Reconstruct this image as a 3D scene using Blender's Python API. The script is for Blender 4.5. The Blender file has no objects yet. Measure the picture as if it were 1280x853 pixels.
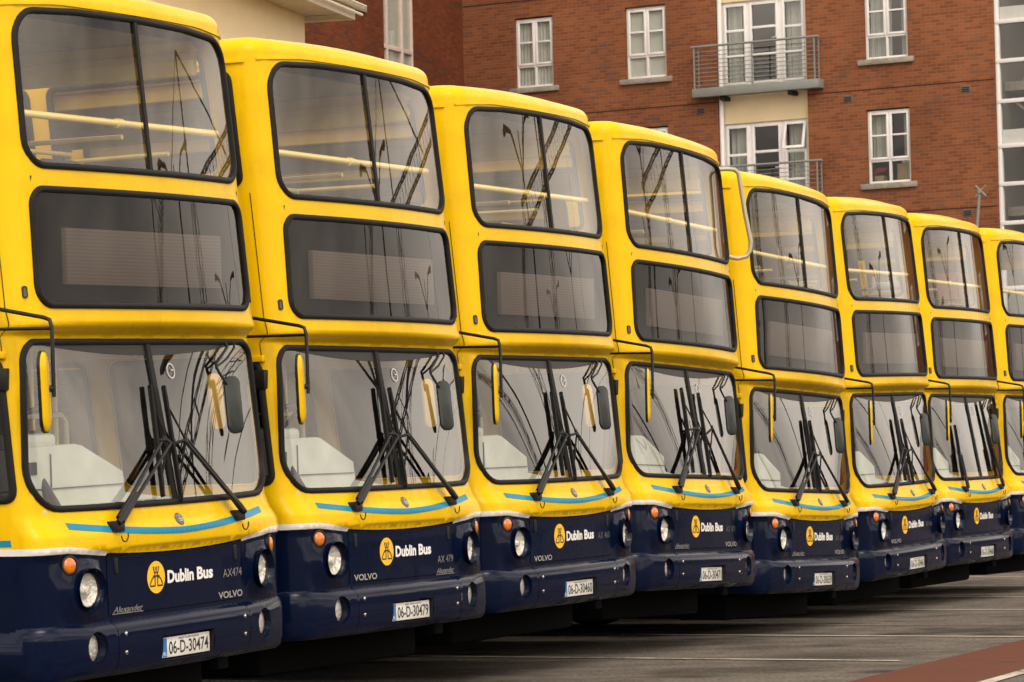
import bpy, bmesh, math, random
from mathutils import Vector, Matrix
from mathutils.geometry import delaunay_2d_cdt
rnd = random.Random(7)
S = bpy.context.scene
COL = S.collection
PI = math.pi

# ------------------------------------------------------------------ camera
cam = bpy.data.cameras.new('camera'); co = bpy.data.objects.new('camera', cam); COL.objects.link(co); S.camera = co
cam.sensor_width = 36.0; cam.lens = 4276.8 / 1280 * 36
cam.clip_start = 0.5; cam.clip_end = 2000
PIT, ROLL = 0.04149, 0.02211
R_ = Matrix.Rotation(PI / 2 + PIT, 3, 'X') @ Matrix.Rotation(-ROLL, 3, 'Z')
co.matrix_world = Matrix.Translation((0, 0, 1.408)) @ R_.to_4x4()
cam.dof.use_dof = True; cam.dof.focus_distance = 24; cam.dof.aperture_fstop = 13

# ------------------------------------------------------------------ sky, sun, exposure
SUN_AZ = Vector((0.38, -0.92)); SUN_EL = math.radians(46)
W = bpy.data.worlds.new('World'); S.world = W; W.use_nodes = True
nt = W.node_tree; nt.nodes.clear()
def N(t, **k):
    n = nt.nodes.new(t)
    for a, b in k.items(): setattr(n, a, b)
    return n
sky = N('ShaderNodeTexSky', sky_type='NISHITA', sun_disc=False, sun_elevation=SUN_EL)
sky.sun_rotation = math.atan2(SUN_AZ.x, SUN_AZ.y); sky.air_density = 1.0; sky.dust_density = 4.0
hs = N('ShaderNodeHueSaturation'); hs.inputs['Saturation'].default_value = 0.10
tc = N('ShaderNodeTexCoord'); mp = N('ShaderNodeMapping'); mp.inputs['Scale'].default_value = (1.1, 1.1, 5.0); mp.inputs['Location'].default_value = (48.1, 16.9, 0)
noi = N('ShaderNodeTexNoise'); noi.inputs['Scale'].default_value = 1.5; noi.inputs['Detail'].default_value = 6; noi.inputs['Roughness'].default_value = 0.55; noi.inputs['Distortion'].default_value = 0.4
cr = N('ShaderNodeValToRGB'); e = cr.color_ramp.elements
e[0].position = 0.37; e[0].color = (0.95, 0.89, 0.86, 1); e[1].position = 0.63; e[1].color = (3.9, 3.6, 3.25, 1)
mul = N('ShaderNodeMixRGB', blend_type='MULTIPLY'); mul.inputs[0].default_value = 1
bg = N('ShaderNodeBackground'); bg.inputs[1].default_value = 0.15
wo = N('ShaderNodeOutputWorld'); L = nt.links.new
L(sky.outputs[0], hs.inputs['Color']); L(tc.outputs['Generated'], mp.inputs[0]); L(mp.outputs[0], noi.inputs[0]); L(noi.outputs[0], cr.inputs[0])
veil = N('ShaderNodeMixRGB'); veil.inputs[0].default_value = 0.65; veil.inputs[2].default_value = (5.2, 4.95, 4.7, 1)   # even cloud cover over the clear sky
L(hs.outputs[0], veil.inputs[1]); L(veil.outputs[0], mul.inputs[1]); L(cr.outputs[0], mul.inputs[2]); L(mul.outputs[0], bg.inputs[0]); L(bg.outputs[0], wo.inputs[0])
sl = bpy.data.lights.new('sun', 'SUN'); sl.energy = 0.6; sl.angle = math.radians(25); sl.color = (1, 0.95, 0.87)
so = bpy.data.objects.new('sun', sl); COL.objects.link(so)
sd = Vector((SUN_AZ.x, SUN_AZ.y, 0)).normalized() * math.cos(SUN_EL) + Vector((0, 0, math.sin(SUN_EL)))
so.rotation_euler = sd.to_track_quat('Z', 'Y').to_euler()
V = S.view_settings; V.view_transform = 'Standard'; V.look = 'None'; V.exposure = -0.18; V.gamma = 1.0; V.use_curve_mapping = False
S.render.engine = 'CYCLES'
S.cycles.max_bounces = 10; S.cycles.transparent_max_bounces = 16; S.cycles.glossy_bounces = 4; S.cycles.diffuse_bounces = 3; S.cycles.transmission_bounces = 6
S.cycles.use_denoising = True; S.cycles.sample_clamp_indirect = 6; S.cycles.caustics_reflective = False; S.cycles.caustics_refractive = False

# ------------------------------------------------------------------ materials
def mat(name, col, rough=0.5, metal=0.0, spec=0.5, coat=0.0, var=0.0, vscale=6.0, bump=0.0, bscale=40.0, rvar=0.0):
    m = bpy.data.materials.new(name); m.use_nodes = True
    t = m.node_tree; b = t.nodes['Principled BSDF']
    b.inputs['Base Color'].default_value = (*col, 1); b.inputs['Roughness'].default_value = rough
    b.inputs['Metallic'].default_value = metal; b.inputs['Specular IOR Level'].default_value = spec
    b.inputs['Coat Weight'].default_value = coat; b.inputs['Coat Roughness'].default_value = 0.05
    lk = t.links.new
    if var or bump or rvar:
        tcn = t.nodes.new('ShaderNodeTexCoord')
        n1 = t.nodes.new('ShaderNodeTexNoise'); n1.inputs['Scale'].default_value = vscale; n1.inputs['Detail'].default_value = 8; n1.inputs['Roughness'].default_value = 0.65
        lk(tcn.outputs['Object'], n1.inputs['Vector'])
        if var:
            r = t.nodes.new('ShaderNodeValToRGB'); r.color_ramp.elements[0].position = 0.3; r.color_ramp.elements[1].position = 0.72
            r.color_ramp.elements[0].color = (*[c * (1 - var) for c in col], 1); r.color_ramp.elements[1].color = (*[min(1, c * (1 + var * .6)) for c in col], 1)
            lk(n1.outputs[0], r.inputs[0]); lk(r.outputs[0], b.inputs['Base Color'])
        if rvar:
            mr = t.nodes.new('ShaderNodeMapRange'); mr.inputs[3].default_value = rough - rvar; mr.inputs[4].default_value = rough + rvar
            lk(n1.outputs[0], mr.inputs[0]); lk(mr.outputs[0], b.inputs['Roughness'])
        if bump:
            n2 = t.nodes.new('ShaderNodeTexNoise'); n2.inputs['Scale'].default_value = bscale; n2.inputs['Detail'].default_value = 5
            lk(tcn.outputs['Object'], n2.inputs['Vector'])
            bp = t.nodes.new('ShaderNodeBump'); bp.inputs['Strength'].default_value = bump; bp.inputs['Distance'].default_value = 0.02
            lk(n2.outputs[0], bp.inputs['Height']); lk(bp.outputs[0], b.inputs['Normal'])
    return m

def paint(name, col, dirt, coat=0.10, spec=0.06, wave=0.2):
    """bus paint: colour with fine grime specks and faint streaks, clear coat, slight panel waviness"""
    m = mat(name, col, rough=0.3, coat=coat, spec=spec)
    t = m.node_tree; b = t.nodes['Principled BSDF']; lk = t.links.new
    tcn = t.nodes.new('ShaderNodeTexCoord')
    n1 = t.nodes.new('ShaderNodeTexNoise'); n1.inputs['Scale'].default_value = 3.0; n1.inputs['Detail'].default_value = 9; n1.inputs['Roughness'].default_value = 0.7
    mp2 = t.nodes.new('ShaderNodeMapping'); mp2.inputs['Scale'].default_value = (9, 9, 0.9)
    n2 = t.nodes.new('ShaderNodeTexNoise'); n2.inputs['Scale'].default_value = 2.0; n2.inputs['Detail'].default_value = 4
    n3 = t.nodes.new('ShaderNodeTexNoise'); n3.inputs['Scale'].default_value = 60; n3.inputs['Detail'].default_value = 3
    lk(tcn.outputs['Object'], n1.inputs[0]); lk(tcn.outputs['Object'], mp2.inputs[0]); lk(mp2.outputs[0], n2.inputs[0]); lk(tcn.outputs['Object'], n3.inputs[0])
    r1 = t.nodes.new('ShaderNodeMapRange'); r1.inputs[1].default_value = 0.45; r1.inputs[2].default_value = 0.8; r1.inputs[4].default_value = 0.35
    r2 = t.nodes.new('ShaderNodeMapRange'); r2.inputs[1].default_value = 0.55; r2.inputs[2].default_value = 0.8; r2.inputs[4].default_value = 0.25
    r3 = t.nodes.new('ShaderNodeMapRange'); r3.inputs[1].default_value = 0.70; r3.inputs[2].default_value = 0.78; r3.inputs[4].default_value = 0.5
    lk(n1.outputs[0], r1.inputs[0]); lk(n2.outputs[0], r2.inputs[0]); lk(n3.outputs[0], r3.inputs[0])
    a1 = t.nodes.new('ShaderNodeMath'); a1.operation = 'ADD'; a2 = t.nodes.new('ShaderNodeMath'); a2.operation = 'ADD'; a2.use_clamp = True
    lk(r1.outputs[0], a1.inputs[0]); lk(r2.outputs[0], a1.inputs[1]); lk(a1.outputs[0], a2.inputs[0]); lk(r3.outputs[0], a2.inputs[1])
    mx = t.nodes.new('ShaderNodeMixRGB'); mx.inputs[1].default_value = (*col, 1); mx.inputs[2].default_value = (*dirt, 1)
    lk(a2.outputs[0], mx.inputs[0]); lk(mx.outputs[0], b.inputs['Base Color'])
    mr = t.nodes.new('ShaderNodeMapRange'); mr.inputs[3].default_value = 0.26; mr.inputs[4].default_value = 0.5
    lk(a2.outputs[0], mr.inputs[0]); lk(mr.outputs[0], b.inputs['Roughness'])
    n4 = t.nodes.new('ShaderNodeTexNoise'); n4.inputs['Scale'].default_value = 3.2; n4.inputs['Detail'].default_value = 2
    bp = t.nodes.new('ShaderNodeBump'); bp.inputs['Strength'].default_value = wave; bp.inputs['Distance'].default_value = 0.02
    lk(tcn.outputs['Object'], n4.inputs[0]); lk(n4.outputs[0], bp.inputs['Height']); lk(bp.outputs[0], b.inputs['Normal'])
    lk(bp.outputs[0], b.inputs['Coat Normal'])
    return m

def glass(name, tint, ior=1.75, wav=0.12, film=0.0):
    m = bpy.data.materials.new(name); m.use_nodes = True
    t = m.node_tree; t.nodes.clear(); lk = t.links.new
    out = t.nodes.new('ShaderNodeOutputMaterial'); mixs = t.nodes.new('ShaderNodeMixShader')
    tr = t.nodes.new('ShaderNodeBsdfTransparent'); tr.inputs[0].default_value = (*tint, 1)
    gl = t.nodes.new('ShaderNodeBsdfGlossy'); gl.inputs['Roughness'].default_value = 0.0; gl.inputs['Color'].default_value = (0.96, 0.95, 0.93, 1)
    fr = t.nodes.new('ShaderNodeFresnel'); geo = t.nodes.new('ShaderNodeNewGeometry')
    mi_ = t.nodes.new('ShaderNodeMapRange'); mi_.inputs[3].default_value = ior; mi_.inputs[4].default_value = 1 / ior   # a thin pane reflects alike from both sides
    lk(geo.outputs['Backfacing'], mi_.inputs[0]); lk(mi_.outputs[0], fr.inputs[0])
    tcn = t.nodes.new('ShaderNodeTexCoord'); nz = t.nodes.new('ShaderNodeTexNoise'); nz.inputs['Scale'].default_value = 2.3; nz.inputs['Detail'].default_value = 1.5
    bp = t.nodes.new('ShaderNodeBump'); bp.inputs['Strength'].default_value = wav; bp.inputs['Distance'].default_value = 0.03
    lk(tcn.outputs['Object'], nz.inputs[0]); lk(nz.outputs[0], bp.inputs['Height']); lk(bp.outputs[0], gl.inputs['Normal'])
    lk(fr.outputs[0], mixs.inputs[0]); lk(tr.outputs[0], mixs.inputs[1]); lk(gl.outputs[0], mixs.inputs[2])
    last = mixs
    if film:   # thin film of road dust
        df = t.nodes.new('ShaderNodeBsdfDiffuse'); df.inputs[0].default_value = (0.42, 0.38, 0.33, 1)
        n2 = t.nodes.new('ShaderNodeTexNoise'); n2.inputs['Scale'].default_value = 5; n2.inputs['Detail'].default_value = 8; n2.inputs['Roughness'].default_value = 0.7
        mr = t.nodes.new('ShaderNodeMapRange'); mr.inputs[1].default_value = 0.35; mr.inputs[2].default_value = 0.75; mr.inputs[4].default_value = film
        m2 = t.nodes.new('ShaderNodeMixShader')
        lk(tcn.outputs['Object'], n2.inputs[0]); lk(n2.outputs[0], mr.inputs[0]); lk(mr.outputs[0], m2.inputs[0]); lk(mixs.outputs[0], m2.inputs[1]); lk(df.outputs[0], m2.inputs[2]); last = m2
    lk(last.outputs[0], out.inputs[0])
    return m

M = {}
M['yellow'] = paint('yellow_paint', (0.79, 0.492, 0.004), (0.40, 0.22, 0.006))
M['navy'] = paint('navy_paint', (0.0016, 0.0054, 0.0225), (0.003, 0.005, 0.014), 0.36, 0.02, 0.10)
M['white'] = paint('white_paint', (0.72, 0.69, 0.64), (0.45, 0.41, 0.36))
M['blue'] = paint('blue_stripe_paint', (0.015, 0.22, 0.36), (0.04, 0.17, 0.22))
M['rubber'] = mat('black_rubber', (0.009, 0.0085, 0.008), 0.55, var=0.3, spec=0.2)
M['black'] = mat('black_plastic', (0.008, 0.008, 0.008), 0.45, var=0.3, vscale=20, spec=0.35)
M['seam'] = mat('dark_seam', (0.006, 0.006, 0.008), 0.8)
M['glass'] = glass('windscreen_glass', (0.97, 0.97, 0.945), 1.86, 0.012, 0.010)
M['dark_glass'] = glass('tinted_glass', (0.43, 0.39, 0.37), 1.27, 0.02, 0.003)
M['up_glass'] = glass('upper_glass', (0.95, 0.94, 0.92), 1.60, 0.018, 0.012)
M['side_glass'] = glass('side_glass', (0.86, 0.86, 0.84), 1.55, 0.1, 0.03)
M['cab_glass'] = glass('cab_glass', (0.10, 0.10, 0.10), 1.4, 0.02)
M['chrome'] = mat('chrome', (0.72, 0.71, 0.69), 0.16, metal=1.0)
M['lamp_reflector'] = mat('lamp_reflector', (0.80, 0.78, 0.74), 0.32, metal=0.5, bump=0.8, bscale=45)
M['amber'] = mat('amber_lens', (0.66, 0.17, 0.008), 0.2, coat=0.8, var=0.3, vscale=50)
M['lampglass'] = glass('lamp_glass', (0.97, 0.96, 0.93), 1.4, 0.3)
M['plate'] = mat('plate_white', (0.74, 0.72, 0.66), 0.35, var=0.15, vscale=12)
M['plate_blue'] = mat('plate_blue', (0.02, 0.17, 0.42), 0.4)
M['ink'] = mat('black_ink', (0.01, 0.01, 0.011), 0.5)
M['logo_yellow'] = mat('emblem_yellow', (0.90, 0.50, 0.01), 0.35)
M['letter_white'] = mat('letter_white', (0.82, 0.81, 0.79), 0.35)
M['letter_grey'] = mat('letter_grey', (0.20, 0.19, 0.18), 0.5, var=0.4, vscale=30)
M['letter_dim'] = mat('letter_dim', (0.09, 0.09, 0.10), 0.5, var=0.4, vscale=30)
M['letter_silver'] = mat('letter_silver', (0.55, 0.53, 0.49), 0.3, metal=0.6)
M['badge'] = mat('badge_grey', (0.16, 0.15, 0.14), 0.4, metal=0.5, var=0.3, vscale=40)
M['rail'] = mat('yellow_rail', (0.86, 0.66, 0.18), 0.35, coat=0.3)
M['interior_yellow'] = mat('interior_yellow', (0.90, 0.66, 0.10), 0.5, var=0.12)
M['interior_grey'] = mat('interior_grey', (0.24, 0.23, 0.22), 0.7, var=0.2)
M['ceiling'] = mat('interior_ceiling', (0.36, 0.35, 0.33), 0.7, var=0.15, vscale=2)
M['dash'] = mat('dash_grey', (0.50, 0.53, 0.47), 0.45, var=0.15, vscale=5)
M['tan'] = mat('bulkhead_tan', (0.40, 0.27, 0.10), 0.6, var=0.15)
M['tan_yellow'] = mat('dull_yellow_reflection', (0.55, 0.33, 0.02), 0.5, var=0.1)  # colour of the plate that imitates the mirror housing's reflection
M['seat'] = mat('seat_cloth', (0.03, 0.035, 0.09), 0.9, var=0.5, vscale=60)
M['dark'] = mat('dark_inside', (0.025, 0.024, 0.023), 0.8, var=0.3)
M['steel'] = mat('grey_tube', (0.44, 0.39, 0.27), 0.45, metal=0.3)
M['chassis'] = mat('chassis_black', (0.004, 0.004, 0.004), 0.9, spec=0.05)
M['tyre'] = mat('tyre_rubber', (0.005, 0.005, 0.005), 0.9, spec=0.05, bump=0.3)
M['mirror'] = mat('mirror_glass', (0.018, 0.023, 0.020), 0.22, metal=0.2)

def blind_mat():
    m = mat('display_slats', (0.5, 0.47, 0.42), 0.7)
    t = m.node_tree; b = t.nodes['Principled BSDF']; lk = t.links.new
    tcn = t.nodes.new('ShaderNodeTexCoord'); wv = t.nodes.new('ShaderNodeTexWave'); wv.bands_direction = 'Z'; wv.inputs['Scale'].default_value = 16
    mx = t.nodes.new('ShaderNodeMixRGB'); mx.inputs[1].default_value = (0.44, 0.42, 0.38, 1); mx.inputs[2].default_value = (0.36, 0.34, 0.31, 1)
    lk(tcn.outputs['Object'], wv.inputs[0]); lk(wv.outputs[0], mx.inputs[0]); lk(mx.outputs[0], b.inputs['Base Color'])
    return m
M['slats'] = blind_mat()

# ------------------------------------------------------------------ mesh helpers
class MB:
    def __init__(s): s.v = []; s.f = []; s.m = []; s.n = {}
    def add(s, vs, fs, mi=0, ns=None):
        o = len(s.v); s.v += [tuple(p) for p in vs]
        for f in fs: s.f.append([i + o for i in f]); s.m.append(mi if not isinstance(mi, list) else mi[len(s.m) % len(mi)])
        if ns:
            for i, n in enumerate(ns): s.n[o + i] = n
    def box(s, a, b, mi=0, bev=0.0):
        (x0, y0, z0), (x1, y1, z1) = a, b
        if bev:
            bm = bmesh.new(); bmesh.ops.create_cube(bm, size=1)
            for v in bm.verts: v.co = Vector(((x0 + x1) / 2 + v.co.x * (x1 - x0), (y0 + y1) / 2 + v.co.y * (y1 - y0), (z0 + z1) / 2 + v.co.z * (z1 - z0)))
            bmesh.ops.bevel(bm, geom=bm.edges[:], offset=bev, segments=2, affect='EDGES', profile=0.5)
            bm.verts.index_update()
            s.add([v.co for v in bm.verts], [[v.index for v in f.verts] for f in bm.faces], mi); bm.free(); return
        s.add([(x0, y0, z0), (x1, y0, z0), (x1, y1, z0), (x0, y1, z0), (x0, y0, z1), (x1, y0, z1), (x1, y1, z1), (x0, y1, z1)],
              [[0, 3, 2, 1], [4, 5, 6, 7], [0, 1, 5, 4], [1, 2, 6, 5], [2, 3, 7, 6], [3, 0, 4, 7]], mi)
    def tube(s, path, r, seg=8, mi=0, caps=True):
        P_ = [Vector(p) for p in path]; n = len(P_); rr_ = r if isinstance(r, (list, tuple)) else [r] * n
        rings = []; up = None
        for i, p in enumerate(P_):
            d = (P_[min(i + 1, n - 1)] - P_[max(i - 1, 0)]).normalized()
            if up is None: up = Vector((0, 0, 1)) if abs(d.z) < .9 else Vector((1, 0, 0))
            a = d.cross(up).normalized(); b = a.cross(d).normalized(); up = b
            rings.append([p + (a * math.cos(2 * PI * k / seg) + b * math.sin(2 * PI * k / seg)) * rr_[i] for k in range(seg)])
        vs = [q for r_ in rings for q in r_]; fs = []
        for i in range(n - 1):
            for k in range(seg):
                k2 = (k + 1) % seg; fs.append([i * seg + k, (i + 1) * seg + k, (i + 1) * seg + k2, i * seg + k2])
        if caps: fs.append(list(range(seg))); fs.append([(n - 1) * seg + k for k in range(seg)][::-1])
        s.add(vs, fs, mi)
    def lathe(s, prof, o, ax, seg=28, mi=0, sx=1.0):
        """prof: (radius, height along ax)"""
        o = Vector(o); ax = Vector(ax).normalized(); t = Vector((0, 0, 1)) if abs(ax.z) < .9 else Vector((1, 0, 0))
        a = ax.cross(t).normalized(); b = a.cross(ax).normalized()
        vs = []; fs = []; n = len(prof)
        for r, h in prof:
            for k in range(seg): vs.append(o + ax * h + (a * math.cos(2 * PI * k / seg) * sx + b * math.sin(2 * PI * k / seg)) * r)
        for i in range(n - 1):
            for k in range(seg):
                k2 = (k + 1) % seg; fs.append([i * seg + k, (i + 1) * seg + k, (i + 1) * seg + k2, i * seg + k2])
        if prof[-1][0] < .004: pass
        s.add(vs, fs, mi)
    def build(s, name, mats, parent=None, sharp=38):
        me = bpy.data.meshes.new(name); me.from_pydata(s.v, [], s.f)
        for m in (mats if isinstance(mats, list) else [mats]): me.materials.append(m)
        for i, p in enumerate(me.polygons): p.material_index = s.m[i]; p.use_smooth = True
        if s.n:
            nn = [Vector(s.n.get(i, (0, 0, 0))) for i in range(len(s.v))]
            me.normals_split_custom_set_from_vertices([tuple(n) for n in nn])
        else:
            me.update()
            try: me.set_sharp_from_angle(angle=math.radians(sharp))
            except Exception: pass
        me.update()
        o = bpy.data.objects.new(name, me); COL.objects.link(o)
        if parent: o.parent = parent
        return o

def tag(o, label=None, cat=None, group=None, kind=None):
    if label: o['label'] = label
    if cat: o['category'] = cat
    if group: o['group'] = group
    if kind: o['kind'] = kind
    return o
def empty(name, loc=(0, 0, 0), rz=0.0):
    o = bpy.data.objects.new(name, None); COL.objects.link(o); o.location = loc; o.rotation_euler = (0, 0, rz); o.empty_display_size = .2
    return o

# ------------------------------------------------------------------ the bus front as one surface P(s, v)
def pchip(xs, ys):
    n = len(xs); h = [xs[i + 1] - xs[i] for i in range(n - 1)]; d = [(ys[i + 1] - ys[i]) / h[i] for i in range(n - 1)]
    m = [d[0]] + [0 if d[i - 1] * d[i] <= 0 else (2 * d[i - 1] * d[i]) / (d[i - 1] + d[i]) for i in range(1, n - 1)] + [d[-1]]
    def f(x):
        if x <= xs[0]: return ys[0]
        if x >= xs[-1]: return ys[-1] + m[-1] * (x - xs[-1])
        i = 0
        while x > xs[i + 1]: i += 1
        t = (x - xs[i]) / h[i]
        return ys[i] * (1 + 2 * t) * (1 - t) ** 2 + m[i] * h[i] * t * (1 - t) ** 2 + ys[i + 1] * t * t * (3 - 2 * t) + m[i + 1] * h[i] * t * t * (t - 1)
    return f
ZS = [.60, 1.04, 1.10, 1.15, 1.21, 1.28, 1.35, 1.8, 2.27, 2.30, 2.335, 2.36, 2.385, 2.46, 3.236, 4.12]
YC = [.004, .006, .002, -.034, -.036, -.002, .013, .093, .176, .172, .12, .075, .058, .060, .109, .191]
SG = [.040, .045, .05, .06, .07, .08, .095, .07, .025, .03, .04, .055, .07, .08, .085, .08]
FLAT = [(1.358, 2.268), (2.45, 3.165), (3.165, 4.3)]          # straight up and down where the panes sit, so they mirror cleanly
def ruled(f):
    ends = [(a, b, f(a), f(b)) for a, b in FLAT]
    def g(z):
        for a, b, fa, fb in ends:
            if a <= z <= b: return fa + (fb - fa) * (z - a) / (b - a)
        return f(z)
    return g
f_yc = ruled(pchip(ZS, YC)); f_sg = ruled(pchip(ZS, SG))
f_w = ruled(pchip([.6, 1.4, 2.3, 2.5, 3.2, 4.2], [1.32, 1.33, 1.305, 1.295, 1.275, 1.255]))
f_r = ruled(pchip([.6, 1.0, 1.4, 2.2, 2.5, 4.2], [.16, .15, .13, .11, .19, .21]))
ZR, RZ, RD, RP = 4.145, .105, .12, .15
VTOP = ZR + RP * PI / 2
def base(s, z):
    yc = f_yc(z); sg = f_sg(z); r = f_r(z); Wd = f_w(z); a = Wd - r
    for _ in range(3):
        th = math.atan(2 * sg * a / 1.21); a = Wd - r * (1 - math.sin(th))
    k = 1 if s >= 0 else -1; u = abs(s)
    if u <= a:
        t = math.atan(2 * sg * u / 1.21); return k * u, yc + sg * (u / 1.1) ** 2, k * math.sin(t), -math.cos(t)
    ya = yc + sg * (a / 1.1) ** 2; t = (u - a) / r + th
    if t < PI / 2: return k * (a + r * (math.sin(t) - math.sin(th))), ya + r * (math.cos(th) - math.cos(t)), k * math.sin(t), -math.cos(t)
    return k * Wd, ya + r * math.cos(th) + (u - a - r * (PI / 2 - th)), k * 1.0, 0.0
def pod(s, z):
    d = math.hypot((abs(s) - .985) / 1.05, z - .935) / .215
    if d >= 1: return 0.0
    t = 1 - d; return .034 * min(1, t * 2.1) ** 2 * (3 - 2 * min(1, t * 2.1))
def P0(s, v):
    if v <= ZR:
        x, y, nx, ny = base(s, v)
        if v < 1.15 and .7 < abs(s) < 1.3:
            b = pod(s, v); return (x + nx * b, y + ny * b, v)
        return (x, y, v)
    ph = min((v - ZR) / RP, PI / 2); x, y, nx, ny = base(s, ZR); d = RD * (1 - math.cos(ph))
    return (x - nx * d, y - ny * d, ZR + RZ * math.sin(ph))
def N0(s, v, e=.004):
    a = P0(s + e, v); b = P0(s - e, v); c = P0(s, v + e); d = P0(s, v - e)
    u = Vector(a) - Vector(b); w = Vector(c) - Vector(d); n = u.cross(w)
    return n.normalized() if n.length > 1e-12 else Vector((0, 0, 1))
def P(s, v, off=0.0):
    p = Vector(P0(s, v))
    return p + N0(s, v) * off if off else p

# bumper surface follows the plan at the navy panel's foot
BP = pchip([.440, .455, .475, .52, .60, .68, .715, .738, .752], [-.03, .010, .032, .049, .056, .054, .043, .022, -.014])
def PB(s, z, off=0.0):
    u = max(0.0, min(1.0, (abs(s) - .92) / .36)); x, y, nx, ny = base(s * (1 - .018 * u), .72); o = BP(z) * (1 - .50 * u * u * (3 - 2 * u)) + off
    return Vector((x + nx * o, y + ny * o, z))
def NB(s, z, e=.004):
    n = (PB(s + e, z) - PB(s - e, z)).cross(PB(s, z + e) - PB(s, z - e)); return n.normalized() if n.length > 1e-12 else Vector((0, 0, 1))

def rr(pts, rad, seg=8):
    """rounded polygon; rad per corner"""
    out = []; n = len(pts)
    for i in range(n):
        p = Vector(pts[i]); a = (Vector(pts[i - 1]) - p); b = (Vector(pts[(i + 1) % n]) - p); r = rad[i]
        la, lb = a.length, b.length; a.normalize(); b.normalize()
        ang = math.acos(max(-1, min(1, a.dot(b)))); t = min(r / math.tan(ang / 2), la * .49, lb * .49); r2 = t * math.tan(ang / 2)
        c = p + (a + b).normalized() * (r2 / math.sin(ang / 2))
        p0 = p + a * t; p1 = p + b * t
        a0 = math.atan2(p0.y - c.y, p0.x - c.x); a1 = math.atan2(p1.y - c.y, p1.x - c.x); d = (a1 - a0 + PI) % (2 * PI) - PI
        for k in range(seg + 1):
            q = a0 + d * k / seg; out.append((c.x + r2 * math.cos(q), c.y + r2 * math.sin(q)))
    return out
def dens(loop, step=.06):
    out = []; n = len(loop)
    for i in range(n):
        a = loop[i]; b = loop[(i + 1) % n]; k = max(1, int(math.hypot(b[0] - a[0], b[1] - a[1]) / step))
        for j in range(k): out.append((a[0] + (b[0] - a[0]) * j / k, a[1] + (b[1] - a[1]) * j / k))
    return out
def inset(loop, d):
    n = len(loop); out = []
    A = sum(loop[i][0] * loop[(i + 1) % n][1] - loop[(i + 1) % n][0] * loop[i][1] for i in range(n)); sg = 1 if A > 0 else -1
    for i in range(n):
        p = Vector(loop[i - 1]); q = Vector(loop[(i + 1) % n]); t = (q - p)
        if t.length < 1e-9: out.append(loop[i]); continue
        t.normalize(); nn = Vector((-t.y, t.x)) * sg; out.append((loop[i][0] + nn.x * d, loop[i][1] + nn.y * d))
    return out
def ell(c, rx, ry, seg=28): return [(c[0] + rx * math.cos(2 * PI * k / seg), c[1] + ry * math.sin(2 * PI * k / seg)) for k in range(seg)]
def inside(p, loop):
    x, y = p; c = False; n = len(loop); j = n - 1
    for i in range(n):
        xi, yi = loop[i]; xj, yj = loop[j]
        if (yi > y) != (yj > y) and x < (xj - xi) * (y - yi) / (yj - yi) + xi: c = not c
        j = i
    return c
def cdt(outer, holes, lines=(), sx=(), sz=(), step=.07):
    """triangulate the region outer - holes in the (s, z) plane, with interior points"""
    vs = []; es = []
    def loop(l, closed=True):
        o = len(vs); vs.extend([Vector(p) for p in l]); n = len(l)
        for i in range(n if closed else n - 1): es.append((o + i, o + (i + 1) % n))
    loop(outer)
    for h in holes: loop(h)
    for l in lines: loop(l, False)
    xs = [p[0] for p in outer]; zs = [p[1] for p in outer]
    if not sx: k = max(1, int((max(xs) - min(xs)) / step)); sx = [min(xs) + (max(xs) - min(xs)) * (i + .5) / k for i in range(k)]
    if not sz: k = max(1, int((max(zs) - min(zs)) / step)); sz = [min(zs) + (max(zs) - min(zs)) * (i + .5) / k for i in range(k)]
    for x in sx:
        for z in sz:
            if inside((x, z), outer) and not any(inside((x, z), h) for h in holes): vs.append(Vector((x, z)))
    v, e, f, *_ = delaunay_2d_cdt(vs, es, [], 0, 1e-5)
    fs = []
    for t in f:
        c = sum((v[i] for i in t), Vector((0, 0))) / len(t); c = (c.x, c.y)
        if inside(c, outer) and not any(inside(c, h) for h in holes): fs.append(list(t))
    return [(p.x, p.y) for p in v], fs
def sheet(mb, outer, holes=(), off=0.0, mi=0, classify=None, lines=(), sx=(), sz=(), step=.07, fp=P0, fn=N0):
    v, fs = cdt(outer, holes, lines, sx, sz, step)
    ns = [fn(*p) for p in v]; ps = [Vector(fp(*p)) + n * off for p, n in zip(v, ns)]
    o = len(mb.v); mb.v += [tuple(p) for p in ps]
    for i, n in enumerate(ns): mb.n[o + i] = tuple(n)
    for f in fs:
        a, b, c = [Vector((*v[i], 0)) for i in f[:3]]
        if (b - a).cross(c - a).z < 0: f = f[::-1]
        mb.f.append([i + o for i in f])
        mb.m.append(classify(sum(v[i][0] for i in f) / 3, sum(v[i][1] for i in f) / 3) if classify else mi)
def band(mb, loop, width, prof, mi=0, fp=P0, fn=N0):
    """raised strip along a closed outline: prof = (fraction of width inwards, offset)"""
    rows = [[Vector(fp(*q)) + fn(*q) * o for q in inset(loop, width * t)] for t, o in prof]; n = len(loop)
    vs = [p for r_ in rows for p in r_]; fs = []
    for i in range(len(rows) - 1):
        for k in range(n): k2 = (k + 1) % n; fs.append([i * n + k, i * n + k2, (i + 1) * n + k2, (i + 1) * n + k])
    mb.add(vs, fs, mi)
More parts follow.
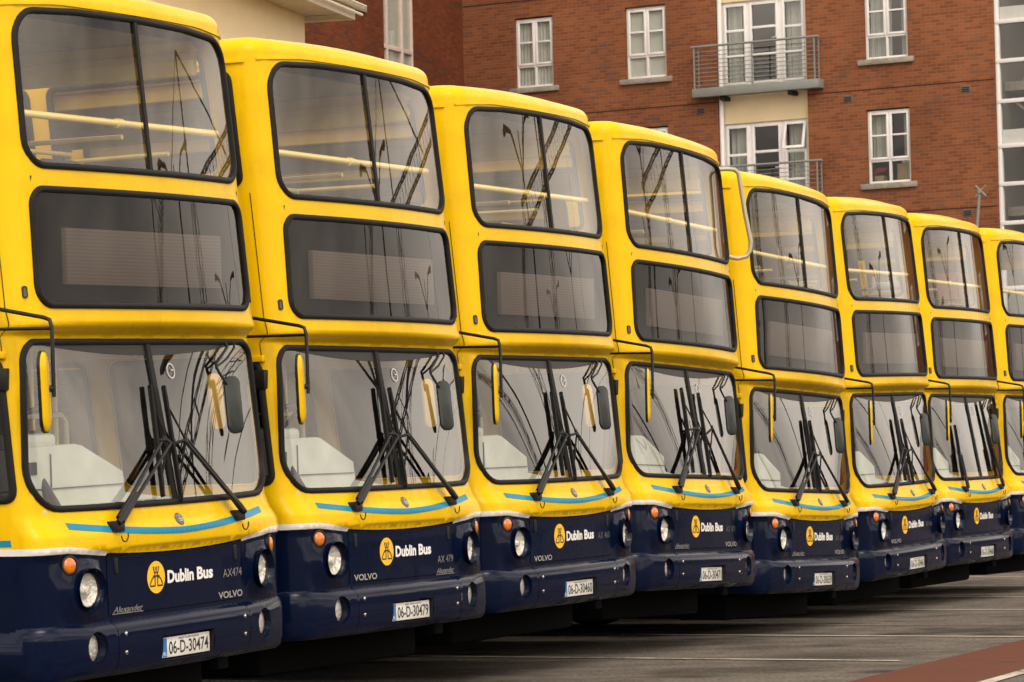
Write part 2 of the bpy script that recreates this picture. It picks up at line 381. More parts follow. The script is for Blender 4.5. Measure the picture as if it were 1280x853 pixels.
def ribbon(mb, pts, width, h, off=0.0, mi=0, fp=P0, fn=N0):
    """raised strip along an open (s, z) polyline"""
    n = len(pts); vs = []; fs = []
    for i, p in enumerate(pts):
        a = Vector(pts[max(0, i - 1)]); b = Vector(pts[min(n - 1, i + 1)]); t = (b - a).normalized(); q = Vector((-t.y, t.x))
        for k, o in ((-.5, 0), (-.4, h), (.4, h), (.5, 0)):
            sv = (p[0] + q.x * width * k, p[1] + q.y * width * k); vs.append(Vector(fp(*sv)) + fn(*sv) * (o + off))
    for i in range(n - 1):
        for k in range(3): fs.append([i * 4 + k, i * 4 + k + 1, (i + 1) * 4 + k + 1, (i + 1) * 4 + k])
    mb.add(vs, fs, mi)
GASK = [(0, -.004), (.05, .010), (.3, .017), (.7, .017), (.93, .010), (1.0, -.010)]
_glyphs = {}
def glyphs(txt, bold=0.0, shear=0.0, space=1.0):
    key = (txt, bold, shear, space)
    if key not in _glyphs:
        cu = bpy.data.curves.new('text_tmp', 'FONT'); cu.body = txt; cu.offset = bold; cu.shear = shear; cu.resolution_u = 3; cu.space_character = space
        ob = bpy.data.objects.new('text_tmp', cu); COL.objects.link(ob)
        bpy.context.view_layer.update()
        me = bpy.data.meshes.new_from_object(ob.evaluated_get(bpy.context.evaluated_depsgraph_get()))
        bm = bmesh.new(); bm.from_mesh(me); bmesh.ops.triangulate(bm, faces=bm.faces[:])
        vs = [(v.co.x, v.co.y) for v in bm.verts]; bm.verts.index_update(); fs = [[v.index for v in f.verts] for f in bm.faces]; bm.free()
        bpy.data.objects.remove(ob); bpy.data.meshes.remove(me); bpy.data.curves.remove(cu)
        _glyphs[key] = (vs, fs)
    return _glyphs[key]
def text(mb, txt, s0, s1, z0, z1, fp, mi=0, **k):
    """letters fitted to the box s0..s1, z0..z1 and laid on the surface fp"""
    vs, fs = glyphs(txt, **k); xs = [p[0] for p in vs]; ys = [p[1] for p in vs]; x0, x1, y0, y1 = min(xs), max(xs), min(ys), max(ys)
    pts = [fp(s0 + (x - x0) / (x1 - x0) * (s1 - s0), z0 + (y - y0) / (y1 - y0) * (z1 - z0)) for x, y in vs]
    out = []
    for f in fs:
        a, b, c = [Vector((*vs[i], 0)) for i in f]; out.append(f if (b - a).cross(c - a).z > 0 else f[::-1])
    mb.add(pts, out, mi)

# ------------------------------------------------------------------ setting: ground
def ground_mat():
    m = mat('asphalt', (0.055, 0.05, 0.045), 0.9, spec=.15); t = m.node_tree; b = t.nodes['Principled BSDF']; lk = t.links.new
    tcn = t.nodes.new('ShaderNodeTexCoord')
    def nz(sc, det=6, ro=.6):
        n = t.nodes.new('ShaderNodeTexNoise'); n.inputs['Scale'].default_value = sc; n.inputs['Detail'].default_value = det; n.inputs['Roughness'].default_value = ro; lk(tcn.outputs['Object'], n.inputs[0]); return n
    big = nz(.35, 5); fine = nz(26, 5, .75); mid = nz(2.2, 6, .65)
    r = t.nodes.new('ShaderNodeValToRGB'); el = r.color_ramp.elements
    el[0].position = .3; el[0].color = (.115, .098, .082, 1); el[1].position = .7; el[1].color = (.20, .172, .144, 1)
    lk(mid.outputs[0], r.inputs[0])
    r2 = t.nodes.new('ShaderNodeValToRGB'); el = r2.color_ramp.elements; el[0].position = .32; el[0].color = (.30, .30, .30, 1); el[1].position = .62; el[1].color = (1.35, 1.35, 1.35, 1); lk(fine.outputs[0], r2.inputs[0])
    r3 = t.nodes.new('ShaderNodeValToRGB'); el = r3.color_ramp.elements; el[0].position = .38; el[0].color = (.38, .37, .36, 1); el[1].position = .52; el[1].color = (1, 1, 1, 1); lk(big.outputs[0], r3.inputs[0])
    m1 = t.nodes.new('ShaderNodeMixRGB'); m1.blend_type = 'MULTIPLY'; m1.inputs[0].default_value = 1; lk(r.outputs[0], m1.inputs[1]); lk(r2.outputs[0], m1.inputs[2])
    m2 = t.nodes.new('ShaderNodeMixRGB'); m2.blend_type = 'MULTIPLY'; m2.inputs[0].default_value = 1; lk(m1.outputs[0], m2.inputs[1]); lk(r3.outputs[0], m2.inputs[2])
    lk(m2.outputs[0], b.inputs['Base Color'])
    vo = t.nodes.new('ShaderNodeTexVoronoi'); vo.inputs['Scale'].default_value = .9; wob = nz(5, 4, .7)
    dist = t.nodes.new('ShaderNodeMixRGB'); dist.inputs[0].default_value = .12; lk(tcn.outputs['Object'], dist.inputs[1]); lk(wob.outputs['Color'], dist.inputs[2]); lk(dist.outputs[0], vo.inputs['Vector'])
    spot = t.nodes.new('ShaderNodeMapRange'); spot.inputs[1].default_value = .07; spot.inputs[2].default_value = .24; spot.inputs[3].default_value = .38; spot.inputs[4].default_value = 1; lk(vo.outputs['Distance'], spot.inputs[0])
    mpx = t.nodes.new('ShaderNodeMapping'); mpx.inputs['Rotation'].default_value = (0, 0, math.radians(32)); mpx.inputs['Scale'].default_value = (.35, 2.6, 1); lk(tcn.outputs['Object'], mpx.inputs[0])
    trk = t.nodes.new('ShaderNodeTexNoise'); trk.inputs['Scale'].default_value = 1.0; trk.inputs['Detail'].default_value = 6; lk(mpx.outputs[0], trk.inputs[0])
    tr2 = t.nodes.new('ShaderNodeMapRange'); tr2.inputs[1].default_value = .3; tr2.inputs[2].default_value = .7; tr2.inputs[3].default_value = .84; tr2.inputs[4].default_value = 1.12; lk(trk.outputs[0], tr2.inputs[0])
    mm = t.nodes.new('ShaderNodeMath'); mm.operation = 'MULTIPLY'; lk(spot.outputs[0], mm.inputs[0]); lk(tr2.outputs[0], mm.inputs[1])
    m3 = t.nodes.new('ShaderNodeMixRGB'); m3.blend_type = 'MULTIPLY'; m3.inputs[0].default_value = 1; lk(m2.outputs[0], m3.inputs[1]); lk(mm.outputs[0], m3.inputs[2]); lk(m3.outputs[0], b.inputs['Base Color'])
    bp = t.nodes.new('ShaderNodeBump'); bp.inputs['Strength'].default_value = .9; bp.inputs['Distance'].default_value = .02; lk(fine.outputs[0], bp.inputs['Height']); lk(bp.outputs[0], b.inputs['Normal'])
    return m
def worn(name, col, under, amount):
    m = mat(name, col, .85, spec=.15); t = m.node_tree; b = t.nodes['Principled BSDF']; lk = t.links.new
    tcn = t.nodes.new('ShaderNodeTexCoord'); n = t.nodes.new('ShaderNodeTexNoise'); n.inputs['Scale'].default_value = 9; n.inputs['Detail'].default_value = 9; n.inputs['Roughness'].default_value = .75
    n2 = t.nodes.new('ShaderNodeTexNoise'); n2.inputs['Scale'].default_value = .8; n2.inputs['Detail'].default_value = 3
    ad = t.nodes.new('ShaderNodeMath'); ad.operation = 'ADD'; lk(tcn.outputs['Object'], n.inputs[0]); lk(tcn.outputs['Object'], n2.inputs[0]); lk(n.outputs[0], ad.inputs[0]); lk(n2.outputs[0], ad.inputs[1])
    mr = t.nodes.new('ShaderNodeMapRange'); mr.inputs[1].default_value = 1.15 - amount; mr.inputs[2].default_value = 1.35 - amount; lk(ad.outputs[0], mr.inputs[0])
    mx = t.nodes.new('ShaderNodeMixRGB'); mx.inputs[1].default_value = (*col, 1); mx.inputs[2].default_value = (*under, 1); lk(mr.outputs[0], mx.inputs[0]); lk(mx.outputs[0], b.inputs['Base Color'])
    return m
asp = ground_mat()
mb = MB(); mb.add([(-400, -100, 0), (600, -100, 0), (600, 900, 0), (-400, 900, 0)], [[0, 1, 2, 3]]); tag(mb.build('ground', asp), kind='structure')
M['line'] = worn('bay_line_paint', (.50, .46, .38), (.10, .088, .075), .12)
M['line_old'] = worn('old_line_paint', (.28, .25, .2), (.095, .082, .07), .30)
M['red_tar'] = worn('red_tarmac', (.120, .040, .022), (.08, .036, .024), .05)
dl = Vector((.848, -.53, 0)); nl = Vector((.53, .848, 0))
def strip(a, b, w, z):
    a = Vector((*a, z)); b = Vector((*b, z)); d = (b - a).normalized(); q = Vector((-d.y, d.x, 0)) * w / 2
    n = 24; vs = []; fs = []
    for i in range(n + 1):
        p = a.lerp(b, i / n); vs += [p - q, p + q]
    for i in range(n): fs.append([2 * i, 2 * i + 2, 2 * i + 3, 2 * i + 1])
    return vs, fs
mb = MB()
for (x, y), l0, l1, w in [((2.786, 25.924), 16, .1, .085), ((4.301, 29.203), 16, .05, .085), ((5.152, 34.929), 16, 2.0, .085), ((5.68, 38.481), 16, 3.2, .085), ((6.239, 42.242), 16, 4.2, .085), ((7.5, 45.4), 16, 4, .085)]:
    p = Vector((x, y, 0)); a = p - dl * l0; b = p + dl * l1
    mb.add(*strip(a.xy, b.xy, w, .008))
tag(mb.build('road_marking', M['line']), kind='structure')
mb = MB()
for (x, y) in [(4.615, 31.316), (3.2, 33.3)]:
    p = Vector((x, y, 0)); mb.add(*strip((p - dl * 6).xy, (p + dl * .6).xy, .07, .008))
tag(mb.build('old_road_marking', M['line_old']), kind='structure')
e1 = Vector((2.241, 23.43)); rd = Vector((2.0, 5.36)).normalized(); rq = Vector((rd.y, -rd.x))
mb = MB(); a = e1 - rd * 12; b = e1 + rd * 60; wd = .92
mb.add([(*a, .004), (*(a + rq * wd), .004), (*(b + rq * wd), .004), (*b, .004)], [[0, 1, 2, 3]]); tag(mb.build('red_tarmac_strip', M['red_tar']), kind='structure')
mb = MB(); a2 = a + rq * (wd + .06); b2 = b + rq * (wd + .06); mb.add(*strip(a2, b2, .11, .008)); tag(mb.build('edge_road_marking', M['line']), kind='structure')

# ------------------------------------------------------------------ buildings
def brick_mat(name, c1, c2, mortar, dark):
    m = mat(name, c1, .9, spec=.1); t = m.node_tree; b = t.nodes['Principled BSDF']; lk = t.links.new
    tcn = t.nodes.new('ShaderNodeTexCoord'); sp = t.nodes.new('ShaderNodeSeparateXYZ'); cb = t.nodes.new('ShaderNodeCombineXYZ')
    lk(tcn.outputs['Object'], sp.inputs[0]); lk(sp.outputs[0], cb.inputs[0]); lk(sp.outputs[2], cb.inputs[1])
    br = t.nodes.new('ShaderNodeTexBrick'); br.inputs['Scale'].default_value = 1; br.inputs['Brick Width'].default_value = .225; br.inputs['Row Height'].default_value = .075
    br.inputs['Mortar Size'].default_value = .008; br.inputs['Mortar Smooth'].default_value = .2; br.inputs['Bias'].default_value = -.1
    br.inputs['Color1'].default_value = (*c1, 1); br.inputs['Color2'].default_value = (*c2, 1); br.inputs['Mortar'].default_value = (*mortar, 1)
    lk(cb.outputs[0], br.inputs['Vector'])
    # burnt bricks: per-brick random value, gathered in patches by a large noise
    sn = t.nodes.new('ShaderNodeVectorMath'); sn.operation = 'SNAP'; sn.inputs[1].default_value = (.225, .075, 1); lk(cb.outputs[0], sn.inputs[0])
    wn = t.nodes.new('ShaderNodeTexWhiteNoise'); wn.noise_dimensions = '2D'; lk(sn.outputs[0], wn.inputs['Vector'])
    mpp = t.nodes.new('ShaderNodeMapping'); mpp.inputs['Scale'].default_value = (.55, 1.1, 1); lk(cb.outputs[0], mpp.inputs[0])
    nz = t.nodes.new('ShaderNodeTexNoise'); nz.inputs['Scale'].default_value = 1.1; nz.inputs['Detail'].default_value = 3; lk(mpp.outputs[0], nz.inputs[0])
    ad = t.nodes.new('ShaderNodeMath'); ad.operation = 'MULTIPLY'; lk(wn.outputs[0], ad.inputs[0]); lk(nz.outputs[0], ad.inputs[1])
    mr = t.nodes.new('ShaderNodeMapRange'); mr.inputs[1].default_value = .47; mr.inputs[2].default_value = .54; mr.inputs[4].default_value = .55; lk(ad.outputs[0], mr.inputs[0])
    mx = t.nodes.new('ShaderNodeMixRGB'); mx.inputs[2].default_value = (*dark, 1); lk(mr.outputs[0], mx.inputs[0]); lk(br.outputs[0], mx.inputs[1])
    n3 = t.nodes.new('ShaderNodeTexNoise'); n3.inputs['Scale'].default_value = .5; n3.inputs['Detail'].default_value = 5; lk(tcn.outputs['Object'], n3.inputs[0])
    r3 = t.nodes.new('ShaderNodeValToRGB'); r3.color_ramp.elements[0].position = .3; r3.color_ramp.elements[0].color = (.72, .70, .70, 1); r3.color_ramp.elements[1].position = .7; r3.color_ramp.elements[1].color = (1.08, 1.06, 1.04, 1); lk(n3.outputs[0], r3.inputs[0])
    mu = t.nodes.new('ShaderNodeMixRGB'); mu.blend_type = 'MULTIPLY'; mu.inputs[0].default_value = 1; lk(mx.outputs[0], mu.inputs[1]); lk(r3.outputs[0], mu.inputs[2]); lk(mu.outputs[0], b.inputs['Base Color'])
    bp = t.nodes.new('ShaderNodeBump'); bp.inputs['Strength'].default_value = .6; bp.inputs['Distance'].default_value = .01; bp.invert = True; lk(br.outputs['Fac'], bp.inputs['Height']); lk(bp.outputs[0], b.inputs['Normal'])
    return m
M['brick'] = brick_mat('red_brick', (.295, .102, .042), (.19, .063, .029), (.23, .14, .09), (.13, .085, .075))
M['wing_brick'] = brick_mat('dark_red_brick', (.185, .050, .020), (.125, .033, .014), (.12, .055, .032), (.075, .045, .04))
M['upvc'] = mat('white_window_frame', (.78, .76, .74), .4, var=.06)
M['win_glass'] = glass('window_glass', (.88, .89, .87), 1.8, .02)
M['sill'] = mat('stone_sill', (.30, .27, .22), .9, var=.35, vscale=8)
M['cream'] = mat('cream_render', (.84, .69, .44), .9, var=.06, vscale=1.5, bump=.05, bscale=60)
M['cream_panel'] = mat('cream_panel', (.74, .60, .37), .85, var=.06, vscale=2)
M['blind'] = mat('pale_blind', (.60, .62, .56), .9, var=.05)
M['curtain'] = mat('curtain_cloth', (.50, .51, .46), .9, var=.1)
M['balc'] = mat('grey_green_steel', (.22, .235, .21), .5, var=.12)
M['room'] = mat('room_wall', (.20, .19, .17), .9)
M['beige_frame'] = mat('beige_window_frame', (.56, .46, .38), .5, var=.1)
M['card'] = mat('cardboard', (.30, .22, .11), .9, var=.15)
M['red_cloth'] = mat('red_cloth', (.25, .02, .02), .8)
M['soffit'] = mat('soffit_board', (.60, .52, .41), .7, var=.2)
M['gutter'] = mat('cream_fascia', (.80, .72, .58), .5, var=.1)
M['slate'] = mat('roof_tiles', (.07, .06, .055), .8, var=.3)
M['grey_panel'] = mat('spandrel_panel', (.50, .50, .46), .5, var=.1)
M['vent'] = mat('vent_grey', (.13, .11, .10), .8)

def wall_holes(mb, u0, u1, z0, z1, holes, y=0.0, depth=.34, mi=0):
    """flat wall in the local x-z plane facing -y, with rectangular openings and their reveals"""
    us = sorted({u0, u1, *[h[0] for h in holes], *[h[1] for h in holes]}); zs = sorted({z0, z1, *[h[2] for h in holes], *[h[3] for h in holes]})
    for i in range(len(us) - 1):
        for j in range(len(zs) - 1):
            c = ((us[i] + us[i + 1]) / 2, (zs[j] + zs[j + 1]) / 2)
            if any(h[0] < c[0] < h[1] and h[2] < c[1] < h[3] for h in holes): continue
            mb.add([(us[i], y, zs[j]), (us[i + 1], y, zs[j]), (us[i + 1], y, zs[j + 1]), (us[i], y, zs[j + 1])], [[0, 1, 2, 3]], mi)
    for a, b, c, d in holes:
        Y = y + depth
        mb.add([(a, y, c), (b, y, c), (b, y, d), (a, y, d), (a, Y, c), (b, Y, c), (b, Y, d), (a, Y, d)], [[0, 4, 5, 1], [1, 5, 6, 2], [2, 6, 7, 3], [3, 7, 4, 0]], mi)
def frame_rects(mb, u0, u1, z0, z1, y0, y1, w, mi=0, bev=.006):
    mb.box((u0, y0, z0), (u0 + w, y1, z1), mi, bev); mb.box((u1 - w, y0, z0), (u1, y1, z1), mi, bev)
    mb.box((u0 + w - .002, y0 + .002, z1 - w), (u1 - w + .002, y1 - .002, z1), mi, bev); mb.box((u0 + w - .002, y0 + .002, z0), (u1 - w + .002, y1 - .002, z0 + w), mi, bev)

FAC_P = Vector((7.809, 75.9, 0)); FAC_A = math.atan2(-.5, .866)
bld = empty('brick_apartment_building', FAC_P, FAC_A)
tag(bld, 'red brick apartment building with white windows and steel balconies behind the buses', 'building')
UL, UR, ZTOP = -10.18, 3.27, 15.6
wins = [(-8.76, -7.74, 10.68, 12.34, 'net'), (-5.81, -4.76, 10.66, 12.34, 'blind'), (.20, 1.24, 10.63, 12.29, 'green'), (.20, 1.24, 7.86, 9.52, 'clutter'),
        (-5.81, -4.76, 7.88, 9.53, 'net'), (-8.76, -7.74, 7.88, 9.53, 'net'), (.20, 1.24, 5.09, 6.75, 'green'), (-5.81, -4.76, 5.1, 6.76, 'net'), (.2, 1.24, 13.4, 15.06, 'green')]
REC = (-3.46, -1.22, 0.0, 15.0)
holes = [w[:4] for w in wins] + [REC]
mb = MB(); wall_holes(mb, UL, UR, 0, ZTOP, holes)
mb.add([(UR, 0, 0), (UR, 12, 0), (UR, 12, ZTOP), (UR, 0, ZTOP)], [[0, 1, 2, 3]]); mb.add([(UL, 0, 0), (UL, 12, 0), (UL, 12, ZTOP), (UL, 0, ZTOP)], [[3, 2, 1, 0]])
mb.add([(UL, 12, 0), (UR, 12, 0), (UR, 12, ZTOP), (UL, 12, ZTOP)], [[3, 2, 1, 0]])
mb.build('wall', M['brick'], bld)
mb = MB()
for z in (9.97, 7.2, 12.74): mb.box((UL + .02, -.003, z - .012), (REC[0], .02, z + .012)); mb.box((REC[1], -.003, z - .012), (UR - .01, .02, z + .012))
mb.build('movement_joint', M['seam'], bld)
mb = MB(); mb.box((UL - .1, -.25, ZTOP + .002), (UR + .1, 12.1, ZTOP + .3)); mb.build('roof', M['slate'], bld)
for (u, z) in [(-.23, 9.80), (2.59, 9.80), (2.56, 7.09), (-3.9, 9.80)]:
    mb = MB(); mb.box((u - .11, -.012, z - .075), (u + .11, .02, z + .075), 0, .004)
    for k in range(3): mb.box((u - .09, -.016, z - .055 + k * .04), (u + .09, -.01, z - .03 + k * .04), 1)
    mb.build('air_brick', [M['vent'], M['seam']], bld)
def casement(mb, u0, u1, z0, z1, y):
    """two casements, each with a bar, over two fixed lights"""
    zm = z0 + (z1 - z0) * .315; um = (u0 + u1) / 2
    frame_rects(mb, u0, u1, z0, z1, y, y + .07, .055)
    mb.box((u0 + .05, y + .003, zm - .03), (u1 - .05, y + .067, zm + .03), 0, .006); mb.box((um - .03, y + .004, z0 + .05), (um + .03, y + .066, z1 - .05), 0, .006)
    for a, b in ((u0 + .045, um - .015), (um + .015, u1 - .045)):
        frame_rects(mb, a, b, zm + .02, z1 - .045, y - .022, y + .03, .05)
        zb = zm + (z1 - zm) * .5; mb.box((a + .045, y - .018, zb - .02), (b - .045, y + .026, zb + .02), 0, .005)
def wavy(mb, u0, u1, z0, z1, y, mi=0, n=40, amp=.035):
    vs = []; fs = []
    for i in range(n + 1):
        u = u0 + (u1 - u0) * i / n; yy = y + amp * math.sin(i * 1.7 + u * 3) + amp * .5 * math.sin(i * .63)
        vs += [(u, yy, z0), (u, yy, z1)]
    for i in range(n): fs.append([2 * i, 2 * i + 2, 2 * i + 3, 2 * i + 1])
    mb.add(vs, fs, mi)
def pane(u0, u1, z0, z1, y, parent, m=None):
    mb = MB(); mb.add([(u0, y, z0), (u1, y, z0), (u1, y, z1), (u0, y, z1)], [[0, 1, 2, 3]]); return mb.build('pane', m or M['win_glass'], parent)
def room(u0, u1, z0, z1, y, parent, d=1.6):
    mb = MB(); mb.add([(u0, y, z0), (u1, y, z0), (u1, y, z1), (u0, y, z1), (u0, y + d, z0), (u1, y + d, z0), (u1, y + d, z1), (u0, y + d, z1)], [[4, 5, 6, 7], [0, 4, 7, 3], [1, 2, 6, 5], [0, 1, 5, 4], [3, 7, 6, 2]])
    return mb.build('room', M['room'], parent)
for (u0, u1, z0, z1, kind) in wins:
    mb = MB(); casement(mb, u0 + .004, u1 - .004, z0 + .004, z1 - .03, .07); w = mb.build('window', M['upvc'], bld)
    mb = MB(); mb.box((u0 - .15, -.07, z0 - .12), (u1 + .15, .10, z0 + .003), 0, .012); mb.build('sill', M['sill'], w)
    pane(u0 + .03, u1 - .03, z0 + .03, z1 - .05, .115, w); room(u0 - .3, u1 + .3, z0 - .3, z1 + .2, .345, w)
    if kind == 'blind':
        mb = MB(); mb.add([(u0, .135, z0), (u1, .135, z0), (u1, .135, z1), (u0, .135, z1)], [[0, 1, 2, 3]]); mb.build('blind', M['blind'], w)
    elif kind == 'net':
        mb = MB(); wavy(mb, u0 + .01, u1 - .01, z0 + .02, z1 - .04, .15, amp=.012); mb.build('curtain', M['curtain'], w)
    elif kind == 'green':
        mb = MB(); wavy(mb, u0, u0 + .55, z0, z1, .26); wavy(mb, u0 + .8, u1, z0, z1, .25, n=16); mb.build('curtain', M['curtain'], w)
    else:
        mb = MB(); wavy(mb, u0 + .02, u0 + .40, z0 + .5, z1, .26, n=18); wavy(mb, u1 - .25, u1, z0 + .1, z1, .26, n=12); mb.build('curtain', M['curtain'], w)
        mb = MB(); mb.box((u0 + .60, .25, z0 + .02), (u0 + .99, .5, z0 + .44), 0, .01); mb.box((u0 + .05, .25, z0 + .02), (u0 + .28, .45, z0 + .2), 0, .01); mb.box((u0 + .72, .27, z0 + .445), (u0 + .95, .42, z0 + .52), 1, .01); mb.build('cardboard_box', [M['card'], M['letter_white']], w)
        mb = MB(); mb.tube([(u0 + .02, .3, z0 + .24), (u0 + .14, .28, z0 + .32), (u0 + .30, .3, z0 + .33), (u0 + .36, .3, z0 + .38)], [.05, .07, .05, .02]); mb.build('red_bundle', M['red_cloth'], w)
# balcony bay: cream back panel, doors per floor, balconies, downpipe
mb = MB(); bandz = [(0, 4.0), (6.67, 6.9), (9.46, 10.28), (12.24, 13.05), (15.0, 15.0)]
dz = [(1.2, 3.9), (3.95, 6.67), (6.72, 9.46), (10.30, 12.24), (13.05, 15.0)]
hs_ = [(-3.40, -1.29, 7.35, 9.46), (-3.40, -1.29, 10.30, 12.24), (-3.40, -1.29, 4.55, 6.68), (-3.40, -1.29, 13.05, 14.9)]
wall_holes(mb, REC[0], REC[1], 0, 15.0, hs_, y=.12, depth=.15); mb.build('bay_panel', M['cream_panel'], bld)
for (u0, u1, z0, z1) in hs_:
    mb = MB(); y = .17; frame_rects(mb, u0, u1, z0, z1, y, y + .08, .06)
    cols = [(u0 + .05, u0 + .62), (u0 + .70, u0 + 1.42), (u0 + 1.52, u1 - .05)]
    mb.box((cols[0][1], y + .003, z0), (cols[1][0], y + .077, z1 - .05), 0, .006); mb.box((cols[1][1], y + .003, z0), (cols[2][0], y + .077, z1 - .05), 0, .006)
    openw = abs(z0 - 7.35) < .01
    H = z1 - z0
    for ci, (a, b) in enumerate(cols):
        if ci == 2 and openw: frame_rects(mb, a, b, z0 + .05, z0 + H * .68, y - .02, y + .04, .06)
        else: frame_rects(mb, a, b, z0 + .05, z1 - .05, y - .02, y + .04, .06)
        for fz in ((.36, .66) if ci != 1 else (.36, .68)): mb.box((a + .05, y - .016, z0 + H * fz - .03), (b - .05, y + .036, z0 + H * fz + .03), 0, .005)
    w = mb.build('balcony_door', M['upvc'], bld)
    if openw:
        mb = MB(); a, b = cols[2]; mb2 = MB(); frame_rects(mb2, a, b, 0, H * .29, 0, .05, .06)
        for p in mb2.v: mb.v.append((p[0], y - .03 - (H * .29 - p[2]) * .28 + p[1], z1 - .05 - H * .29 + p[2]))
        mb.f = mb2.f; mb.m = mb2.m; mb.build('open_vent_light', M['upvc'], w)
    pane(u0 + .03, u1 - .03, z0 + .03, z1 - .03, y + .03, w); room(u0 - .2, u1 + .2, z0 - .02, z1 + .2, .30, w, 2.0)
    mb = MB(); wavy(mb, cols[0][0], cols[0][1] - .2 if not openw else cols[0][1], z0, z1, .27 + .12, n=16); wavy(mb, cols[2][0], cols[2][1], z0, z1, .40, n=24, amp=.02)
    if not openw: wavy(mb, cols[1][1] - .2, cols[1][1], z0, z1, .41, n=8)
    mb.build('curtain', M['curtain'], w)
    mb = MB(); mb.tube([(cols[1][1] - .13, y - .02, z0 + 1.05), (cols[1][1] - .13, y - .06, z0 + 1.05), (cols[1][1] - .01, y - .06, z0 + 1.05)], .012, 6); mb.build('door_handle', M['chrome'], w)
mb = MB(); mb.tube([(REC[0] + .06, .05, 0), (REC[0] + .06, .05, 15.4)], .055, 12); mb.build('downpipe', M['upvc'], bld)
for zb in (10.08, 7.30, 4.52):
    g = MB(); g.box((-3.97, -.30, zb), (-.80, -.01, zb + .20), 0, .008); b_ = g.build('balcony', M['balc'], bld)
    g = MB()
    yf = -.27
    for u in (-3.91, -2.45, -.90): g.box((u - .015, yf - .015, zb + .19), (u + .015, yf + .015, zb + 1.13))
    for u in (-3.91, -.90): g.box((u - .014, -.06, zb + .19), (u + .014, -.03, zb + 1.13)); g.tube([(u, yf, zb + 1.15), (u, -.03, zb + 1.15)], .026, 8)
    g.tube([(-3.99, yf, zb + 1.152), (-.78, yf, zb + 1.152)], .027, 8)
    for k in range(9):
        z = zb + .27 + k * .095; g.tube([(-3.91, yf, z), (-.90, yf, z)], .008, 5)
        for u in (-3.91, -.90): g.tube([(u, yf, z + .001), (u, -.03, z + .001)], .008, 5)
    g.build('railing', M['balc'], b_)
    g = MB()
    for u in (-3.25, -1.55):
        g = MB(); g.box((u - .06, -.22, zb - .10), (u + .06, .10, zb - .002), 0, .005); g.build('bracket', M['seam'], b_)
# glazed stair tower at the right end
TU0, TU1 = 3.272, 7.4
mb = MB(); tz = [4.0, 5.4, 6.82, 7.67, 8.5, 9.48, 10.36, 11.22, 12.1, 13.3, 14.4, 15.55]
for u in (TU0, TU0 + 1.05, TU0 + 2.1, TU0 + 3.1, TU1 - .09): mb.box((u, .06, 0), (u + .09, .18, ZTOP), 0, .006)
for z in tz: mb.box((TU0 + .005, .05, z - .045), (TU1 - .004, .17, z + .045), 0, .006)
mb.box((TU0 + .10, .12, 8.55), (TU1 - .1, .15, 8.86), 1); mb.box((TU0 + .10, .12, 11.27), (TU1 - .1, .15, 11.55), 1)
tw = mb.build('stair_window', [M['upvc'], M['grey_panel']], bld)
pane(TU0 + .03, TU1 - .03, .1, ZTOP - .1, .135, tw); room(TU0, TU1, 0, ZTOP - .02, .2, tw, 4)
mb = MB()
for z in (7.2, 9.95, 12.7): mb.box((TU0 + .02, .5, z - .2), (TU1 - .02, 4.1, z))
for z in (7.2, 9.95): mb.tube([(TU0 + .2, .7, z + 2.3), (TU0 + 2.8, .7, z + .2)], .03); mb.box((TU0 + .3, .9, z + .0), (TU1 - .2, 1.0, z + .12))
mb.build('stair_flight', M['sill'], tw)

RW0, RW1 = TU1 + .004, 18.5
rh = [(RW0 + 1.5 + 3.2 * i, RW0 + 2.6 + 3.2 * i, z, z + 1.66) for i in range(3) for z in (5.09, 7.86, 10.63, 13.4)]
mb = MB(); wall_holes(mb, RW0, RW1, 0, ZTOP, rh); mb.add([(RW1, 0, 0), (RW1, 12, 0), (RW1, 12, ZTOP), (RW1, 0, ZTOP)], [[0, 1, 2, 3]]); mb.build('wall', M['brick'], bld)
for (u0, u1, z0, z1) in rh:
    mb = MB(); casement(mb, u0 + .004, u1 - .004, z0 + .004, z1 - .03, .07); w = mb.build('window', M['upvc'], bld); pane(u0 + .03, u1 - .03, z0 + .03, z1 - .05, .115, w)
    mb = MB(); mb.add([(u0, .2, z0), (u1, .2, z0), (u1, .2, z1), (u0, .2, z1)], [[0, 1, 2, 3]]); mb.build('blind', M['blind'], w)
mb = MB(); mb.box((RW1 - 1.1, -.12, 0), (RW1 - .1, -.004, ZTOP)); mb.build('corner_panel', M['upvc'], bld)

# darker wing on the left, meeting the main front in an inner corner
CN = FAC_P + Vector((.866, -.5, 0)) * UL
wd_ = Vector((.375, .927, 0)).normalized()
wing = empty('brick_wing', CN, math.atan2(wd_.y, wd_.x)); tag(wing, 'dark red brick wing with a tall stair window left of the main brick front', 'building')
def wing_u(px):   # distance along the wing (negative = nearer) seen at a picture column
    k = (px - 640) / 4276.8
    return (k * CN.y - CN.x) / (wd_.x - k * wd_.y)
ua, ub = wing_u(487.5), wing_u(529); WL = wing_u(372)
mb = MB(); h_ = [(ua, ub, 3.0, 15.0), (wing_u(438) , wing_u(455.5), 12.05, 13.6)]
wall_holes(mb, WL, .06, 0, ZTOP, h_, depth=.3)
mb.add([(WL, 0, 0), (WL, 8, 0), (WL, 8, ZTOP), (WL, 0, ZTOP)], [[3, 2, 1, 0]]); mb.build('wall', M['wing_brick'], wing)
mb = MB(); mb.box((WL - .1, -.2, ZTOP + .002), (-.05, 8, ZTOP + .3)); mb.build('roof', M['slate'], wing)
wl = ub - ua
mb = MB(); y = .10
for f in (0, .20, .655, .97): mb.box((ua + wl * f, y, 3.0), (ua + wl * f + wl * .03 + .05, y + .10, 15.0), 0, .006)
for z in (5.0, 6.4, 7.8, 9.2, 10.55, 11.35, 13.0, 14.4): mb.box((ua, y + .004, z - .05), (ub, y + .096, z + .05), 0, .006)
